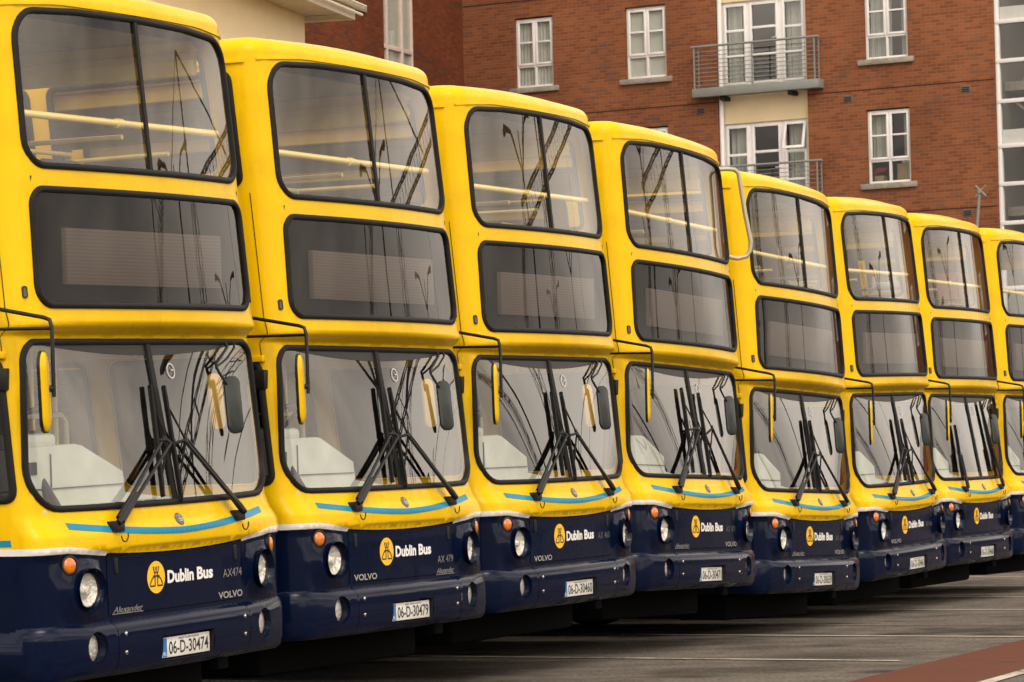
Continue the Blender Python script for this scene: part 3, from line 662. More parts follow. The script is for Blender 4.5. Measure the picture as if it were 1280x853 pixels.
w = mb.build('stair_window', M['beige_frame'], wing); pane(ua + .02, ub - .02, 3.02, 14.98, y + .05, w); room(ua - .1, ub + .1, 2.9, 15.1, .305, w)
mb = MB(); wavy(mb, ua + wl * .22, ub, 3.0, 15.0, .19, amp=.008); mb.build('curtain', M['curtain'], w)
a, b = h_[1][:2]; mb = MB(); frame_rects(mb, a + .003, b - .003, 12.053, 13.597, .08, .15, .07); mb.box(((a + b) / 2 - .03, .083, 12.1), ((a + b) / 2 + .03, .147, 13.55), 0, .005); w = mb.build('window', M['upvc'], wing); pane(a + .02, b - .02, 12.07, 13.58, .115, w); room(a - .1, b + .1, 12, 13.7, .305, w)
mb = MB(); mb.box((a - .2, -.07, 11.93), (b + .35, .08, 12.047), 0, .01); mb.build('sill', M['sill'], w)

# cream rendered house on the far left, with a boxed eave
HK = Vector((-3.06, 52.0, 0)); hd = Vector((.26, .966, 0)).normalized()
house = empty('cream_house', HK, math.atan2(hd.y, hd.x)); tag(house, 'cream rendered house with boxed white eave and gutter behind the nearest buses', 'house')
ZE = 8.60
mb = MB(); mb.box((-16, 0, 0), (0, 9, ZE + .3)); mb.build('wall', M['cream'], house)
mb = MB(); mb.box((-16.5, -.60, ZE), (.55, -.004, ZE + .03)); mb.box((-16.5, .004, ZE), (.55, 9.6, ZE + .03), 0)
for k in range(8): mb.box((-14 + k * 2, -.585, ZE - .003), (-13.985 + k * 2, -.02, ZE + .002), 1)
mb.build('soffit', [M['soffit'], M['seam']], house)
mb = MB(); mb.box((-16.5, -.63, ZE - .02), (.575, -.605, ZE + .22), 0, .004); mb.box((.555, -.60, ZE - .02), (.58, 9.6, ZE + .22), 0, .004); mb.build('fascia_board', M['gutter'], house)
mb = MB(); pts = [(.06 * math.cos(PI + PI * k / 8), .06 * math.sin(PI + PI * k / 8)) for k in range(9)]; vs = []; fs = []
for u in (-16.5, .72):
    for p in pts: vs.append((u, -.70 + p[0], ZE + .20 + p[1]))
for k in range(8): fs.append([k, k + 1, 10 + k, 9 + k])
mb.add(vs, fs); mb.add(vs[9:], [list(range(9))]); mb.tube([(-16.5, -.765, ZE + .20), (.72, -.765, ZE + .20)], .014, 6); mb.tube([(-16.5, -.70, ZE + .07), (.71, -.70, ZE + .07)], .022, 6); mb.build('gutter', M['gutter'], house)
mb = MB(); mb.add([(-16.6, -.66, ZE + .24), (.62, -.66, ZE + .24), (.62, 4.5, ZE + 3.2), (-16.6, 4.5, ZE + 3.2), (.62, 9.66, ZE + .24), (-16.6, 9.66, ZE + .24)], [[0, 1, 2, 3], [3, 2, 4, 5], [1, 4, 2], [0, 3, 5]]); mb.build('roof', M['slate'], house)
mb = MB(); mb.tube([(.06, .45, 0), (.06, .45, ZE - .35), (.10, .45, ZE - .22), (.30, .45, ZE - .12), (.30, .45, ZE - .004)], .045, 10); mb.build('downpipe', M['gutter'], house)

# leaning grey pole with a cross-shaped head in front of the brick wall
def fpt(u, y, z): return FAC_P + Vector((.866, -.5, 0)) * u + Vector((.5, .866, 0)) * y + Vector((0, 0, z))
pole = empty('leaning_pole', fpt(2.25, -.45, 0)); tag(pole, 'thin grey pole with a cross-shaped head leaning by the brick wall', 'pole')
A_ = Vector((0, 0, 0)); B_ = fpt(2.99, -.35, 7.52) - fpt(2.25, -.45, 0)
mb = MB(); mb.tube([A_, B_], .034, 10); mb.build('shaft', M['balc'], pole)
mb = MB(); d = (B_ - A_).normalized(); ex = Vector((.866, -.5, 0))
for k in (-1, 1):
    q = (ex * .12 + Vector((0, 0, .12 * k)))
    mb.tube([B_ - q + Vector((.02, -.034, 0)), B_ + q + Vector((.02, -.034, 0))], .020, 8)
mb.tube([B_ - d * .05, B_ + d * .05], .055, 10); mb.build('cross_head', M['balc'], pole)

# yard seen only mirrored in the bus glass: lamp masts, a lattice crane, a dark terrace
M['mast'] = mat('dark_steel', (.03, .03, .03), .6)
def reflect_point(deg, dist, z=0): return Vector((2 + math.sin(math.radians(deg)) * dist, 26 + math.cos(math.radians(deg)) * dist, z))
for i, (deg, dist, h, arm, lb) in enumerate([(43, 62, 10.5, 2.6, 'tall dark lamp mast with twin arms in the yard mirrored in the bus glass'), (54, 38, 11.5, 2.4, 'tallest dark lamp mast with twin arms mirrored in the bus glass'), (60, 70, 9.5, 2.4, 'shorter dark lamp mast with twin arms mirrored in the bus glass'), (49.5, 80, 11.5, 2.5, 'slim far lamp mast with twin arms mirrored in the bus glass')]):
    o = empty('lamp_mast', reflect_point(deg, dist)); tag(o, lb, 'lamp post', 'lamp masts across the yard')
    g = MB(); g.tube([(0, 0, 0), (0, 0, h)], [.22, .10], 8); g.build('mast', M['mast'], o)
    q = Vector((.6, -.8, 0)).normalized()
    for k in (-1, 1):
        g = MB(); g.tube([Vector((0, 0, h - .8)), q * k * arm * .6 + Vector((0, 0, h + .1)), q * k * arm + Vector((0, 0, h + .25))], .07, 6); p = q * k * arm + Vector((0, 0, h + .2)); g.box((p.x - .26, p.y - .18, p.z - .07), (p.x + .26, p.y + .18, p.z + .07)); g.build('lamp_arm', M['mast'], o)
def lattice(g, a, b, w, n, r=.06):
    a = Vector(a); b = Vector(b); d = (b - a).normalized(); u = d.cross(Vector((0, 0, 1)) if abs(d.z) < .9 else Vector((1, 0, 0))).normalized(); v = d.cross(u)
    c = [u * w + v * w, u * w - v * w, -u * w - v * w, -u * w + v * w]
    for q in c: g.tube([a + q, b + q], r, 4)
    for i in range(n):
        p = a.lerp(b, i / n); p2 = a.lerp(b, (i + 1) / n)
        for k in range(4): g.tube([p + c[k], p2 + c[(k + 1) % 4]], r * .6, 4)
for i, (deg, dist, H, J, az, lb) in enumerate([(49, 66, 14.5, 18, 130, 'dark lattice tower crane mirrored in the bus glass'), (57.5, 110, 16, 24, 205, 'far dark lattice crane with long jib mirrored in the bus glass')]):
    o = empty('tower_crane', reflect_point(deg, dist)); tag(o, lb, 'crane', 'cranes beyond the yard')
    g = MB(); lattice(g, (0, 0, 0), (0, 0, H), .55, 16, .07); g.build('tower', M['mast'], o)
    q = Vector((math.cos(math.radians(az)), math.sin(math.radians(az)), 0)); g = MB(); lattice(g, -q * 8 + Vector((0, 0, H)), q * J + Vector((0, 0, H + 1.5)), .42, 24, .05)
    g.tube([Vector((0, 0, H)), Vector((0, 0, H + 5))], .2, 6); g.tube([Vector((0, 0, H + 5)), q * J * .7 + Vector((0, 0, H + 1))], .06, 4); g.tube([Vector((0, 0, H + 5)), -q * 8 + Vector((0, 0, H))], .06, 4); g.build('jib', M['mast'], o)
    g = MB(); p = q * J * .6; g.tube([p + Vector((0, 0, H)), p + Vector((0, 0, H - 6))], .05, 4); g.build('hoist_cable', M['mast'], o)
ter = empty('yard_shed', reflect_point(50, 120)); tag(ter, 'long low dark shed beyond the yard mirrored in the bus glass', 'shed')
g = MB(); g.box((-60, 0, 0), (40, 12, 5.5)); g.build('wall', mat('shed_wall', (.06, .05, .045), .8, var=.3, vscale=.3), ter); g = MB(); g.add([(-61, -1, 5.5), (41, -1, 5.5), (41, 6, 8.5), (-61, 6, 8.5), (41, 13, 5.5), (-61, 13, 5.5)], [[0, 1, 2, 3], [3, 2, 4, 5], [1, 4, 2], [0, 3, 5]]); g.build('roof', M['slate'], ter)
ter.rotation_euler = (0, 0, math.radians(-50))

# ------------------------------------------------------------------ the bus, built once
U_OUT = [(-1.160, 3.21), (1.160, 3.21), (1.140, 4.09), (.60, 4.118), (0, 4.124), (-.60, 4.118), (-1.140, 4.09)]
L_OUT = [(-1.168, 2.45), (1.168, 2.45), (1.140, 3.12), (-1.140, 3.12)]
W_OUT = [(-1.325, 1.352), (-.7, 1.345), (.7, 1.345), (1.325, 1.352), (1.240, 2.292), (-1.240, 2.292)]
U_L = dens(rr(U_OUT, [.16, .16, .20, .4, .4, .4, .20])); L_L = dens(rr(L_OUT, [.13, .13, .12, .12])); W_L = dens(rr(W_OUT, [.24, .3, .3, .24, .14, .14]))
GW = .039
SIDE = 10.8
def side_rects():
    r_ = []
    for k in (-1, 1):
        def R(a, b, z0, z1): r_.append((k, a, b, z0, z1))
        R(1.350, 2.30, 1.42, 2.19)
        for i in range(5): R(2.46 + i * 1.62, 2.46 + i * 1.62 + 1.5, 1.42, 2.19)
        R(1.385, 2.75, 3.30, 4.03)
        for i in range(5): R(2.90 + i * 1.55, 2.90 + i * 1.55 + 1.42, 3.30, 4.03)
    return r_
SR = side_rects()
def srect_loop(k, a, b, z0, z1, ins=0.0):
    p = [(a + ins, z0 + ins), (b - ins, z0 + ins), (b - ins, z1 - ins), (a + ins, z1 - ins)]; p = rr(p, [.07 - ins * .5] * 4, 4)
    return p if k > 0 else [(-x, z) for x, z in p][::-1]
def z_navy(s):
    u = abs(s)
    if u < .745: return 1.093 + .022 * (u / .745) ** 2
    return 1.100 + .031 * min(1, (u - .745) / .36)
def z_white(s):
    u = abs(s)
    if u < .745: return z_navy(s)
    return 1.124 + .044 * min(1, (u - .745) / .36)
BON = [(-.742, .768)] + [(.742 * t, .768) for t in (-.5, 0, .5)] + [(.742, .768)] + [(x, z_navy(x) - .004) for x in [.742 - .742 * 2 * i / 16 for i in range(17)]]
HLC = (.948, .926)

def paint_cls(s, v):
    u = abs(s)
    if v < z_navy(s): return 1
    if v < z_white(s): return 2
    if u > 1.47 and 1.178 < v < 1.216: return 3
    return 0
grp = 'double-decker buses parked in a row'
def make_bus():
    root = empty('double_decker_bus')
    # --- painted shell: front, sides, roof edge
    sx = [i * .07 for i in range(-22, 23)] + [k * (1.8 + i * .6) for i in range(15) for k in (-1, 1)]
    sz = [.66 + .07 * i for i in range(7)] + [1.115, 1.135, 1.15, 1.17, 1.19, 1.21, 1.23, 1.255, 1.28, 1.31] + [1.36 + .07 * i for i in range(13)] + [2.285, 2.30, 2.312, 2.324, 2.335, 2.345, 2.355, 2.365, 2.375, 2.39, 2.41] + [2.45 + .09 * i for i in range(19)] + [ZR + RP * (i + .01) * PI / 2 / 7 for i in range(8)]
    outer = [(x, .60) for x in [-SIDE + i * .3 for i in range(int(2 * SIDE / .3) + 1)]] + [(SIDE, .60)] + [(SIDE, z) for z in (1.2, 2, 3, 4, ZR)] + [(SIDE, VTOP)]
    outer += [(x, VTOP) for x in [SIDE - .3 - i * .3 for i in range(int(2 * SIDE / .3) - 1)]] + [(-SIDE, VTOP)] + [(-SIDE, z) for z in (ZR, 4, 3, 2, 1.2)]
    xs_ = [-SIDE + .02] + [x * .05 for x in range(-int(1.6 / .05), int(1.6 / .05) + 1)] + [SIDE - .02]
    lines = [[(x, z_navy(x)) for x in xs_], [(x, z_white(x)) for x in xs_ if x <= -.745], [(x, z_white(x)) for x in xs_ if x >= .745]]
    for k in (-1, 1):
        lines.append([(k * .745, z_navy(.745)), (k * .745, z_white(.746))])
        lines.append([(k * 1.47, 1.178), (k * (SIDE - .02), 1.178)]); lines.append([(k * 1.47, 1.216), (k * (SIDE - .02), 1.216)]); lines.append([(k * 1.47, 1.178), (k * 1.47, 1.216)])
    hole_in = [inset(U_L, .02), inset(L_L, .02), inset(W_L, .02), BON, ell(HLC, .112, .112), ell((-HLC[0], HLC[1]), .112, .112)] + [srect_loop(*r_) for r_ in SR]
    m = MB(); sheet(m, outer, hole_in, 0, classify=paint_cls, lines=lines, sx=sx, sz=sz)
    # roof deck and tail close the shell
    sl = [0] + [.12 * i for i in range(1, 14)] + [1.9 + .6 * i for i in range(15)] + [SIDE]
    rows = []
    for s in sl:
        a = P(s, VTOP); b = P(-s, VTOP); rows.append([a.lerp(b, t / 8) + Vector((0, 0, .03 * (1 - (2 * t / 8 - 1) ** 2) * min(1, s))) for t in range(9)])
    o = len(m.v)
    for r_ in rows:
        for p in r_: m.v.append(tuple(p)); m.n[len(m.v) - 1] = (0, 0, 1)
    for i in range(len(rows) - 1):
        for t in range(8): a = o + i * 9 + t; m.f.append([a, a + 9, a + 10, a + 1]); m.m.append(0)
    o = len(m.v); zz = [.60, z_navy(2), 1.168, 2, 3, 4, ZR, ZR + .06, ZR + .13, VTOP]
    for z in zz:
        for k in (-1, 1): m.v.append(tuple(P(k * SIDE, z))); m.n[len(m.v) - 1] = (0, 1, 0)
    for i in range(len(zz) - 1): m.f.append([o + 2 * i, o + 2 * i + 2, o + 2 * i + 3, o + 2 * i + 1]); m.m.append(1 if i == 0 else 0)
    body = m.build('body', [M['yellow'], M['navy'], M['white'], M['blue']], root)
    # brow strip over the upper window, side gutters, small vents
    m = MB(); ribbon(m, [(x * .1, 4.133 - .030 * max(0, abs(x * .1) - .75) / .4) for x in range(-12, 13)], .016, .012); m.build('brow_trim', M['yellow'], body)
    for k in (-1, 1):
        m = MB(); ribbon(m, [(k * s, 4.085) for s in (1.28, 1.34, 1.4, 1.6, 2, 4, 7, 10.7)], .018, .016)
        m.build('gutter', M['yellow'], body)
    for k in (-1, 1):
        m = MB(); band(m, [(k * 1.225 + x, 2.54 + z) for x, z in rr([(-.016, -.034), (.016, -.034), (.016, .034), (-.016, .034)], [.014] * 4, 4)], .008, [(0, 0), (.2, .008), (1, .008)]); sheet(m, rr([(k * 1.225 - .010, 2.512), (k * 1.225 + .010, 2.512), (k * 1.225 + .010, 2.568), (k * 1.225 - .010, 2.568)], [.008] * 4, 4), (), .003, 1, step=.05)
        m.n = {}; m.build('marker_vent', [M['black'], M['vent']], body)
    # corner seam lines (panel joints)
    for k in (-1, 1):
        m = MB(); ribbon(m, [(k * 1.34, z) for z in (2.215, 2.24, 2.27, 2.30, 2.32, 2.335, 2.36, 2.385, 2.46, 2.8, 3.25)], .006, .0012)
        m.build('panel_seam', M['seam'], body)
    for k in (-1, 1):
        a = P(k * 1.365, 2.215); m = MB(); m.box((a.x - .01 - (.02 if k < 0 else -.0), a.y - .05, 2.185), (a.x + .03 if k > 0 else a.x + .01, a.y + .05, 2.225), 0, .006)
        m.build('drip_moulding', M['yellow'], body)
    # --- blue waist stripe: curves down towards the middle
    st = [(-1.055 + 2.11 * i / 40, 0) for i in range(41)]; up = []; lo = []
    for x, _ in st:
        c = 1.205 + .070 * (abs(x) / 1.055) ** 1.6; up.append((x, c + .018)); lo.append((x, c - .018))
    m = MB(); sheet(m, lo + up[::-1], (), .0025, step=.05); m.build('waist_stripe', M['blue'], root)
    # --- windows
    for nm, loop, gm in (('upper_window', U_L, 'up_glass'), ('destination_window', L_L, 'dark_glass'), ('windscreen', W_L, 'glass')):
        m = MB(); sheet(m, inset(loop, GW * .8), (), -.004, step=.06); w = m.build(nm, M[gm], root); w_scr = w
        m = MB(); band(m, loop, GW, GASK); m.build('window_gasket', M['rubber'], w)
        if nm != 'destination_window':
            a, b = (3.235, 4.10) if nm == 'upper_window' else (1.37, 2.27)
            m = MB(); ribbon(m, [(0, a + (b - a) * i / 12) for i in range(13)], .052 if nm == 'windscreen' else .036, .013, -.002); m.build('centre_bar', M['rubber'], w)
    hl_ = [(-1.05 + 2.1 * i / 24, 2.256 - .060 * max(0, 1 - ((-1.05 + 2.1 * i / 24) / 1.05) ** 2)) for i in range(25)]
    m = MB(); sheet(m, hl_ + [(1.05, 2.285), (.5, 2.287), (0, 2.287), (-.5, 2.287), (-1.05, 2.285)], (), -.001, step=.05); m.build('lip_reflection_band', M['black'], w_scr)  # black crescent painted on the pane as the reflection of the lip's underside
    m = MB(); band(m, ell((.215, 2.105), .045, .045, 24), .008, [(0, .0015), (1, .0015)]); ribbon(m, [(.215, 2.108), (.245, 2.108)], .008, .0004, .0015); m.n = {}; m.build('round_sticker', M['letter_silver'], w_scr)
    for k, a, b, z0, z1 in SR:
        lp = srect_loop(k, a, b, z0, z1, .012); m = MB(); sheet(m, lp, (), -.006, step=.7); w = m.build('side_window', M['cab_glass' if a < 1.36 else 'side_glass'], root)
        m = MB(); band(m, srect_loop(k, a, b, z0, z1, -.012), .045, GASK); m.build('window_gasket', M['rubber'], w)
    # --- navy nose panel with its seam, catches
    m = MB(); sheet(m, [(x, z) for x, z in dens([(-.8, .74), (.8, .74), (.8, 1.12), (-.8, 1.12)], .1)], (), -.022, step=.15); m.build('seam_backing', M['seam'], body)
    m = MB(); sheet(m, inset(dens(BON, .05), .006), (), .003, step=.05)
    bon = m.build('nose_panel', M['navy'], root)
    for k in (-1, 1):
        m = MB(); lp = [(k * .655 + x, 1.04 + z) for x, z in rr([(-.014, -.045), (.014, -.045), (.014, .045), (-.014, .045)], [.008] * 4, 3)]
        band(m, lp, .010, [(0, .003), (.3, .011), (1, .012)]); sheet(m, inset(lp, .010), (), .0115, step=.1); m.n = {}; m.build('catch', M['black'], bon)
    # emblem: yellow disc with three stylised castle towers, name beside it
    Lc = (-.258, .952)
    m = MB(); sheet(m, ell(Lc, .092, .090, 40), (), .0055, step=.03); em = m.build('emblem_disc', M['logo_yellow'], bon)
    m = MB(); q = lambda pts: [(Lc[0] + x * .112, Lc[1] + z * .108) for x, z in pts]
    for pts in ([(-.27, .56), (-.16, .25), (.16, .25), (.27, .56)], [(-.09, .54), (0, .30), (.09, .54)], [(-.12, .24), (-.12, -.44)], [(.12, .24), (.12, -.44)], [(-.30, .06), (.30, .06)],
                [(-.12, .05), (-.38, -.06), (-.58, -.34), (-.56, -.44), (-.10, -.44)], [(.12, .05), (.38, -.06), (.58, -.34), (.56, -.44), (.10, -.44)]):
        pp = q(pts); ribbon(m, pp, .0095, .0012, .006)
    m.build('castle_emblem', M['ink'], em)
    fp = lambda s, z: P(s, z, .0065)
    for wd2, a, b in (('Dublin', -.140, .148), ('Bus', .186, .372)):
        m = MB(); text(m, wd2, a, b, .910, .983, fp, bold=.038); m.build('lettering', M['letter_white'], bon)
    # --- round maker badge under the windscreen
    m = MB(); o_ = P(-.012, 1.265); n_ = N0(-.012, 1.265); m.lathe([(.040, -.004), (.040, .006), (.034, .009), (.032, .007), (0.001, .008)], o_, n_, 28); bd = m.build('maker_badge', M['badge'], root)
    m = MB(); 
    for z in (1.252, 1.263): ribbon(m, [(-.032, z), (.008, z)], .005, .0005, .0105)
    ribbon(m, [(-.018, 1.275), (-.012, 1.29), (-.006, 1.275)], .005, .0005, .0105); m.build('badge_marking', M['letter_silver'], bd)
    # --- lamps
    for k in (-1, 1):
        c = P(k * HLC[0], HLC[1]); c = Vector((c.x, .004, HLC[1])); ax = Vector((k * .10, -1, 0))
        m = MB(); m.lathe([(.118, .028), (.110, .002), (.102, -.014), (.094, -.018), (.092, -.05)], c, ax, 36); hl = m.build('headlight', M['navy'], root)
        m = MB(); m.lathe([(.0925, -.020), (.080, -.034), (.055, -.044), (.03, -.030), (.022, -.012), (.001, -.008)], c, ax, 36); m.build('reflector', M['lamp_reflector'], hl)
        m = MB(); m.lathe([(.093, -.020), (.090, -.008), (.076, .004), (.05, .012), (.02, .015), (.0005, .0155)], c, ax, 36); m.build('lens', M['lampglass'], hl)
        m = MB(); m.lathe([(.093, -.016), (.096, -.008), (.093, -.004), (.090, -.010)], c, ax, 36); m.build('rim', M['black'], hl)
        s0 = k * 1.098; o_ = P(s0, 1.066); n_ = Vector((k * .30, -1, .05)).normalized()
        m = MB(); m.lathe([(.058, -.03), (.056, .012), (.050, .015), (.045, .004)], o_, n_, 28); am = m.build('indicator', M['black'], root)
        m = MB(); m.lathe([(.046, .000), (.044, .010), (.036, .018), (.020, .022), (.0005, .024)], o_, n_, 28); m.build('lens', M['amber'], am)
    # --- bumper: centre piece and two corner pieces, recess for the plate, fog lamps
    FG = (.918, .612)
    def bl(a, b): return dens([(a, .440), (b, .440), (b, .752), (a, .752)], .05)
    zr_ = [.443, .447, .451, .457, .465, .475, .49, .52, .56, .60, .64, .67, .69, .705, .716, .725, .733, .74, .746, .75]
    PL = (-.285, .285, .488, .628)
    m = MB(); sheet(m, bl(-.722, .722), [dens([(PL[0], PL[2]), (PL[1], PL[2]), (PL[1], PL[3]), (PL[0], PL[3])], .06)], fp=PB, fn=NB, sz=zr_, step=.06)
    for k in (-1, 1):
        a, b = sorted((k * .728, k * 2.3)); sheet(m, bl(a, b), [ell((k * FG[0], FG[1]), .088, .086, 32)], fp=PB, fn=NB, sz=zr_, sx=[k * (.76 + .05 * i) for i in range(14)] + [k * 1.7, k * 2.0], step=.06)
    o = len(m.v)
    bump = m.build('bumper', M['navy'], root)
    for s0 in (-.725, .725):
        m = MB(); ribbon(m, [(s0, z) for z in (.445, .47, .52, .60, .68, .72, .745)], .02, .0005, -.012, fp=lambda s, z: PB(s, z), fn=NB); m.build('bumper_seam', M['seam'], bump)
    m = MB()
    x0, x1, z0, z1 = PL; c_ = lambda x, z, d: PB(x, z) + Vector((0, d, 0))
    q = [(x0, z0), (x1, z0), (x1, z1), (x0, z1)]
    m.add([c_(*p, .0) for p in q] + [c_(*p, .06) for p in q], [[0, 4, 5, 1], [1, 5, 6, 2], [2, 6, 7, 3], [3, 7, 4, 0], [4, 7, 6, 5]], 0); m.build('plate_recess', M['seam'], bump)
    for k in (-1, 1):
        c = PB(k * FG[0], FG[1]); ax = N0(k * .80, .75); ax = Vector((ax.x * .6, ax.y, 0)).normalized(); rim = [(PB(k * FG[0] + .087 * math.cos(2 * PI * i / 32), FG[1] + .085 * math.sin(2 * PI * i / 32))) for i in range(32)]
        cc = Vector((c.x, c.y + .045, c.z)); inr = [cc + Vector((math.cos(2 * PI * i / 32) * .080, 0, math.sin(2 * PI * i / 32) * .080)) for i in range(32)]
        m = MB(); m.add(rim + inr, [[i, (i + 1) % 32, 32 + (i + 1) % 32, 32 + i] for i in range(32)]); fl = m.build('fog_lamp', M['navy'], bump)
        m = MB(); m.lathe([(.083, -.015), (.076, -.004), (.072, .004), (.05, .014), (.02, .018), (.0005, .019)], cc, Vector((0, -1, 0)), 32); m.build('lens', M['lampglass'], fl)
        m = MB(); m.lathe([(.079, -.008), (.07, -.004), (.04, .002), (.001, .004)], cc, Vector((0, -1, 0)), 32); m.build('reflector', M['lamp_reflector'], fl)
        for z in (.565, .668):
            m = MB(); o_ = PB(k * .655, z); m.lathe([(.013, -.002), (.012, .004), (.008, .006), (.0005, .006)], o_, NB(k * .655, z), 12); m.build('bolt', M['chrome'], bump)
    m = MB(); py = -.024; m.box((-.262, py, .500), (.262, py + .006, .612), 0, .002); m.box((-.2595, py - .0012, .503), (-.212, py + .003, .609), 1); plate = m.build('number_plate', [M['plate'], M['plate_blue']], bump)
    m = MB(); m.tube([P(k, .80) + Vector((0, .1, -.35)) for k in (.58, .66)], .03, 6); m.box((.50, .06, .37), (.62, .14, .445), 0, .01); m.build('tow_bracket', M['chassis'], bump)
    # --- wheels and underside
    m = MB(); m.box((-1.22, .30, .42), (1.22, 10.6, .62)); m.box((-1.08, .5, .20), (1.08, 1.0, .43), 0, .04);  # second box: added black block that reads as shadow under the bus front
    for k in (-1, 1):
        for a, b in ((.95, 2.05), (3.35, 7.7), (9.0, 10.55)): m.box((k * 1.27 - .03, a, .25), (k * 1.27 + .03, b, .605))
    m.build('underbody_with_shade_box', M['chassis'], root)
    for y in (2.7, 8.35):
        for k in (-1, 1):
            m = MB(); c = (k * 1.05, y, .485); m.lathe([(.29, -.13), (.44, -.14), (.485, -.11), (.485, .11), (.44, .14), (.29, .13)], c, (k, 0, 0), 36); wh = m.build('wheel', M['tyre'], root)
            m = MB(); m.lathe([(.29, .12), (.27, .06), (.16, .05), (.13, .12), (.0005, .12)], c, (k, 0, 0), 28); m.build('rim', M['interior_grey'], wh)
    # --- wipers are added per bus; mirrors
    m = MB(); 
    tipx = Vector((-1.365, -.075, 1.972)); top = Vector((tipx.x, tipx.y, 2.385)); st_ = P(-2.25, 2.63, .07)
    pts = [st_, st_.lerp(top + Vector((0, .05, .012)), .5), top + Vector((-.0, .05, .010)), top + Vector((0, .012, -.004)), top + Vector((0, 0, -.045)), Vector((tipx.x, tipx.y, 2.1)), tipx]
    m.tube(pts, .0115, 10); s2 = P(-2.25, 2.360, .07); m.tube([s2, Vector((top.x, top.y, 2.335))], .0095, 8)
    mc = Vector((tipx.x - .055, tipx.y + .03, 2.0))
    m.tube([tipx + Vector((0, 0, .045)), mc + Vector((.02, .0, .015))], [.012, .028], 8); m.tube([P(-2.24, 2.61, -.01), P(-2.24, 2.63, .08)], .02, 8); m.tube([P(-2.24, 2.36, -.01), P(-2.24, 2.36, .08)], .016, 8); arm = m.build('mirror_arm', M['black'], root)
    def mirror(c, normal, w, h, parent, tilt=0.0, dp=1.0):
        n = Vector(normal).normalized(); u = Vector((0, 0, 1)).cross(n).normalized(); v = n.cross(u)
        if tilt: Rm = Matrix.Rotation(tilt, 3, n); u = Rm @ u; v = Rm @ v
        L_ = rr([(-w / 2, -h / 2), (w / 2, -h / 2), (w / 2, h / 2), (-w / 2, h / 2)], [w * .49] * 4, 8); k_ = len(L_)
        m = MB(); rows = [(1, 0), (1.0, .008), (.94, .016), (.75, .024), (.4, .029)]; vs = []
        for sc, d in rows: vs += [c + (u * x * sc + v * z * (1 - (1 - sc) * w / h)) + n * d * dp for x, z in L_]
        fs = [[i * k_ + j, i * k_ + (j + 1) % k_, (i + 1) * k_ + (j + 1) % k_, (i + 1) * k_ + j] for i in range(4) for j in range(k_)] + [[4 * k_ + j for j in range(k_)]]
        m.add(vs, fs); hs2 = m.build('mirror_housing', M['yellow'], parent)
        m = MB(); vs = [c + u * x * 1.04 + v * z * 1.02 + n * d for d in (-.008, .010) for x, z in L_]; m.add(vs, [[j, (j + 1) % k_, k_ + (j + 1) % k_, k_ + j] for j in range(k_)] + [list(range(k_))[::-1]]); m.build('mirror_rim', M['black'], parent)
        m = MB(); m.add([c + u * x * .9 + v * z * .95 - n * .0095 for x, z in L_], [list(range(k_))[::-1]]); m.build('mirror_glass', M['mirror'], parent)
    mirror(mc, (.33, -.945, .0), .17, .43, arm, .10)
    cR = P(.82, 1.892, .05); jn = P(.715, 2.118, .028)
    m = MB(); m.tube([P(.90, 2.262, .016), P(.895, 2.235, .026), P(.77, 2.165, .028), jn + Vector((0, 0, .02)), jn, P(.74, 2.075, .034), cR + Vector((-.045, .012, .12))], .0085, 8); m.tube([P(1.00, 2.262, .016), P(.99, 2.235, .024), P(.86, 2.165, .028), jn], .0070, 8)
    arm2 = m.build('mirror_arm', M['black'], root)
    def plate_(c, n, w, h, d, mt, nm):
        n = Vector(n).normalized(); u = Vector((0, 0, 1)).cross(n).normalized(); v = n.cross(u); L_ = rr([(-w / 2, -h / 2), (w / 2, -h / 2), (w / 2, h / 2), (-w / 2, h / 2)], [w * .42] * 4, 8); k_ = len(L_); m = MB()
        rows = [(.9, d), (1, d * .6), (1, -d * .6), (.93, -d)]; vs = [c + u * x * sc + v * z * sc + n * q_ for sc, q_ in rows for x, z in L_]
        m.add(vs, [[i * k_ + j, (i + 1) * k_ + j, (i + 1) * k_ + (j + 1) % k_, i * k_ + (j + 1) % k_] for i in range(3) for j in range(k_)] + [list(range(k_)), [3 * k_ + j for j in range(k_)][::-1]]); m.build(nm, M[mt], arm2 if nm == 'mirror_glass' else root)
    plate_(P(.905, 1.935, -.10), (-.30, -.95, .10), .105, .33, .014, 'tan_yellow', 'mirror_reflection_plate')  # yellow plate added behind the pane to imitate the mirror housing's reflection
    plate_(cR, (-.34, -.93, .10), .118, .34, .012, 'mirror', 'mirror_glass')
    # cab hinge blocks at the door edge
    for k in (-1, 1):
        a = P(k * 1.36, 2.08); m = MB(); m.box((a.x - .028, a.y - .04, 2.015), (a.x + .028, a.y + .04, 2.135), 0, .006); m.build('hinge_block', M['black'], root)
    # --- upper deck interior
    m = MB(); m.box((-1.22, .24, 2.42), (1.22, 10.5, 2.50)); m.build('deck_floor', M['interior_grey'], root)
    m = MB(); m.add([(-1.06, .5, 4.09), (1.06, .5, 4.09), (1.06, 10.4, 4.09), (-1.06, 10.4, 4.09)], [[0, 1, 2, 3]])
    for k in range(5): m.box((-.9, 1.2 + k * 1.8, 4.07), (.9, 1.24 + k * 1.8, 4.088))
    m.build('ceiling_lining', M['ceiling'], root)
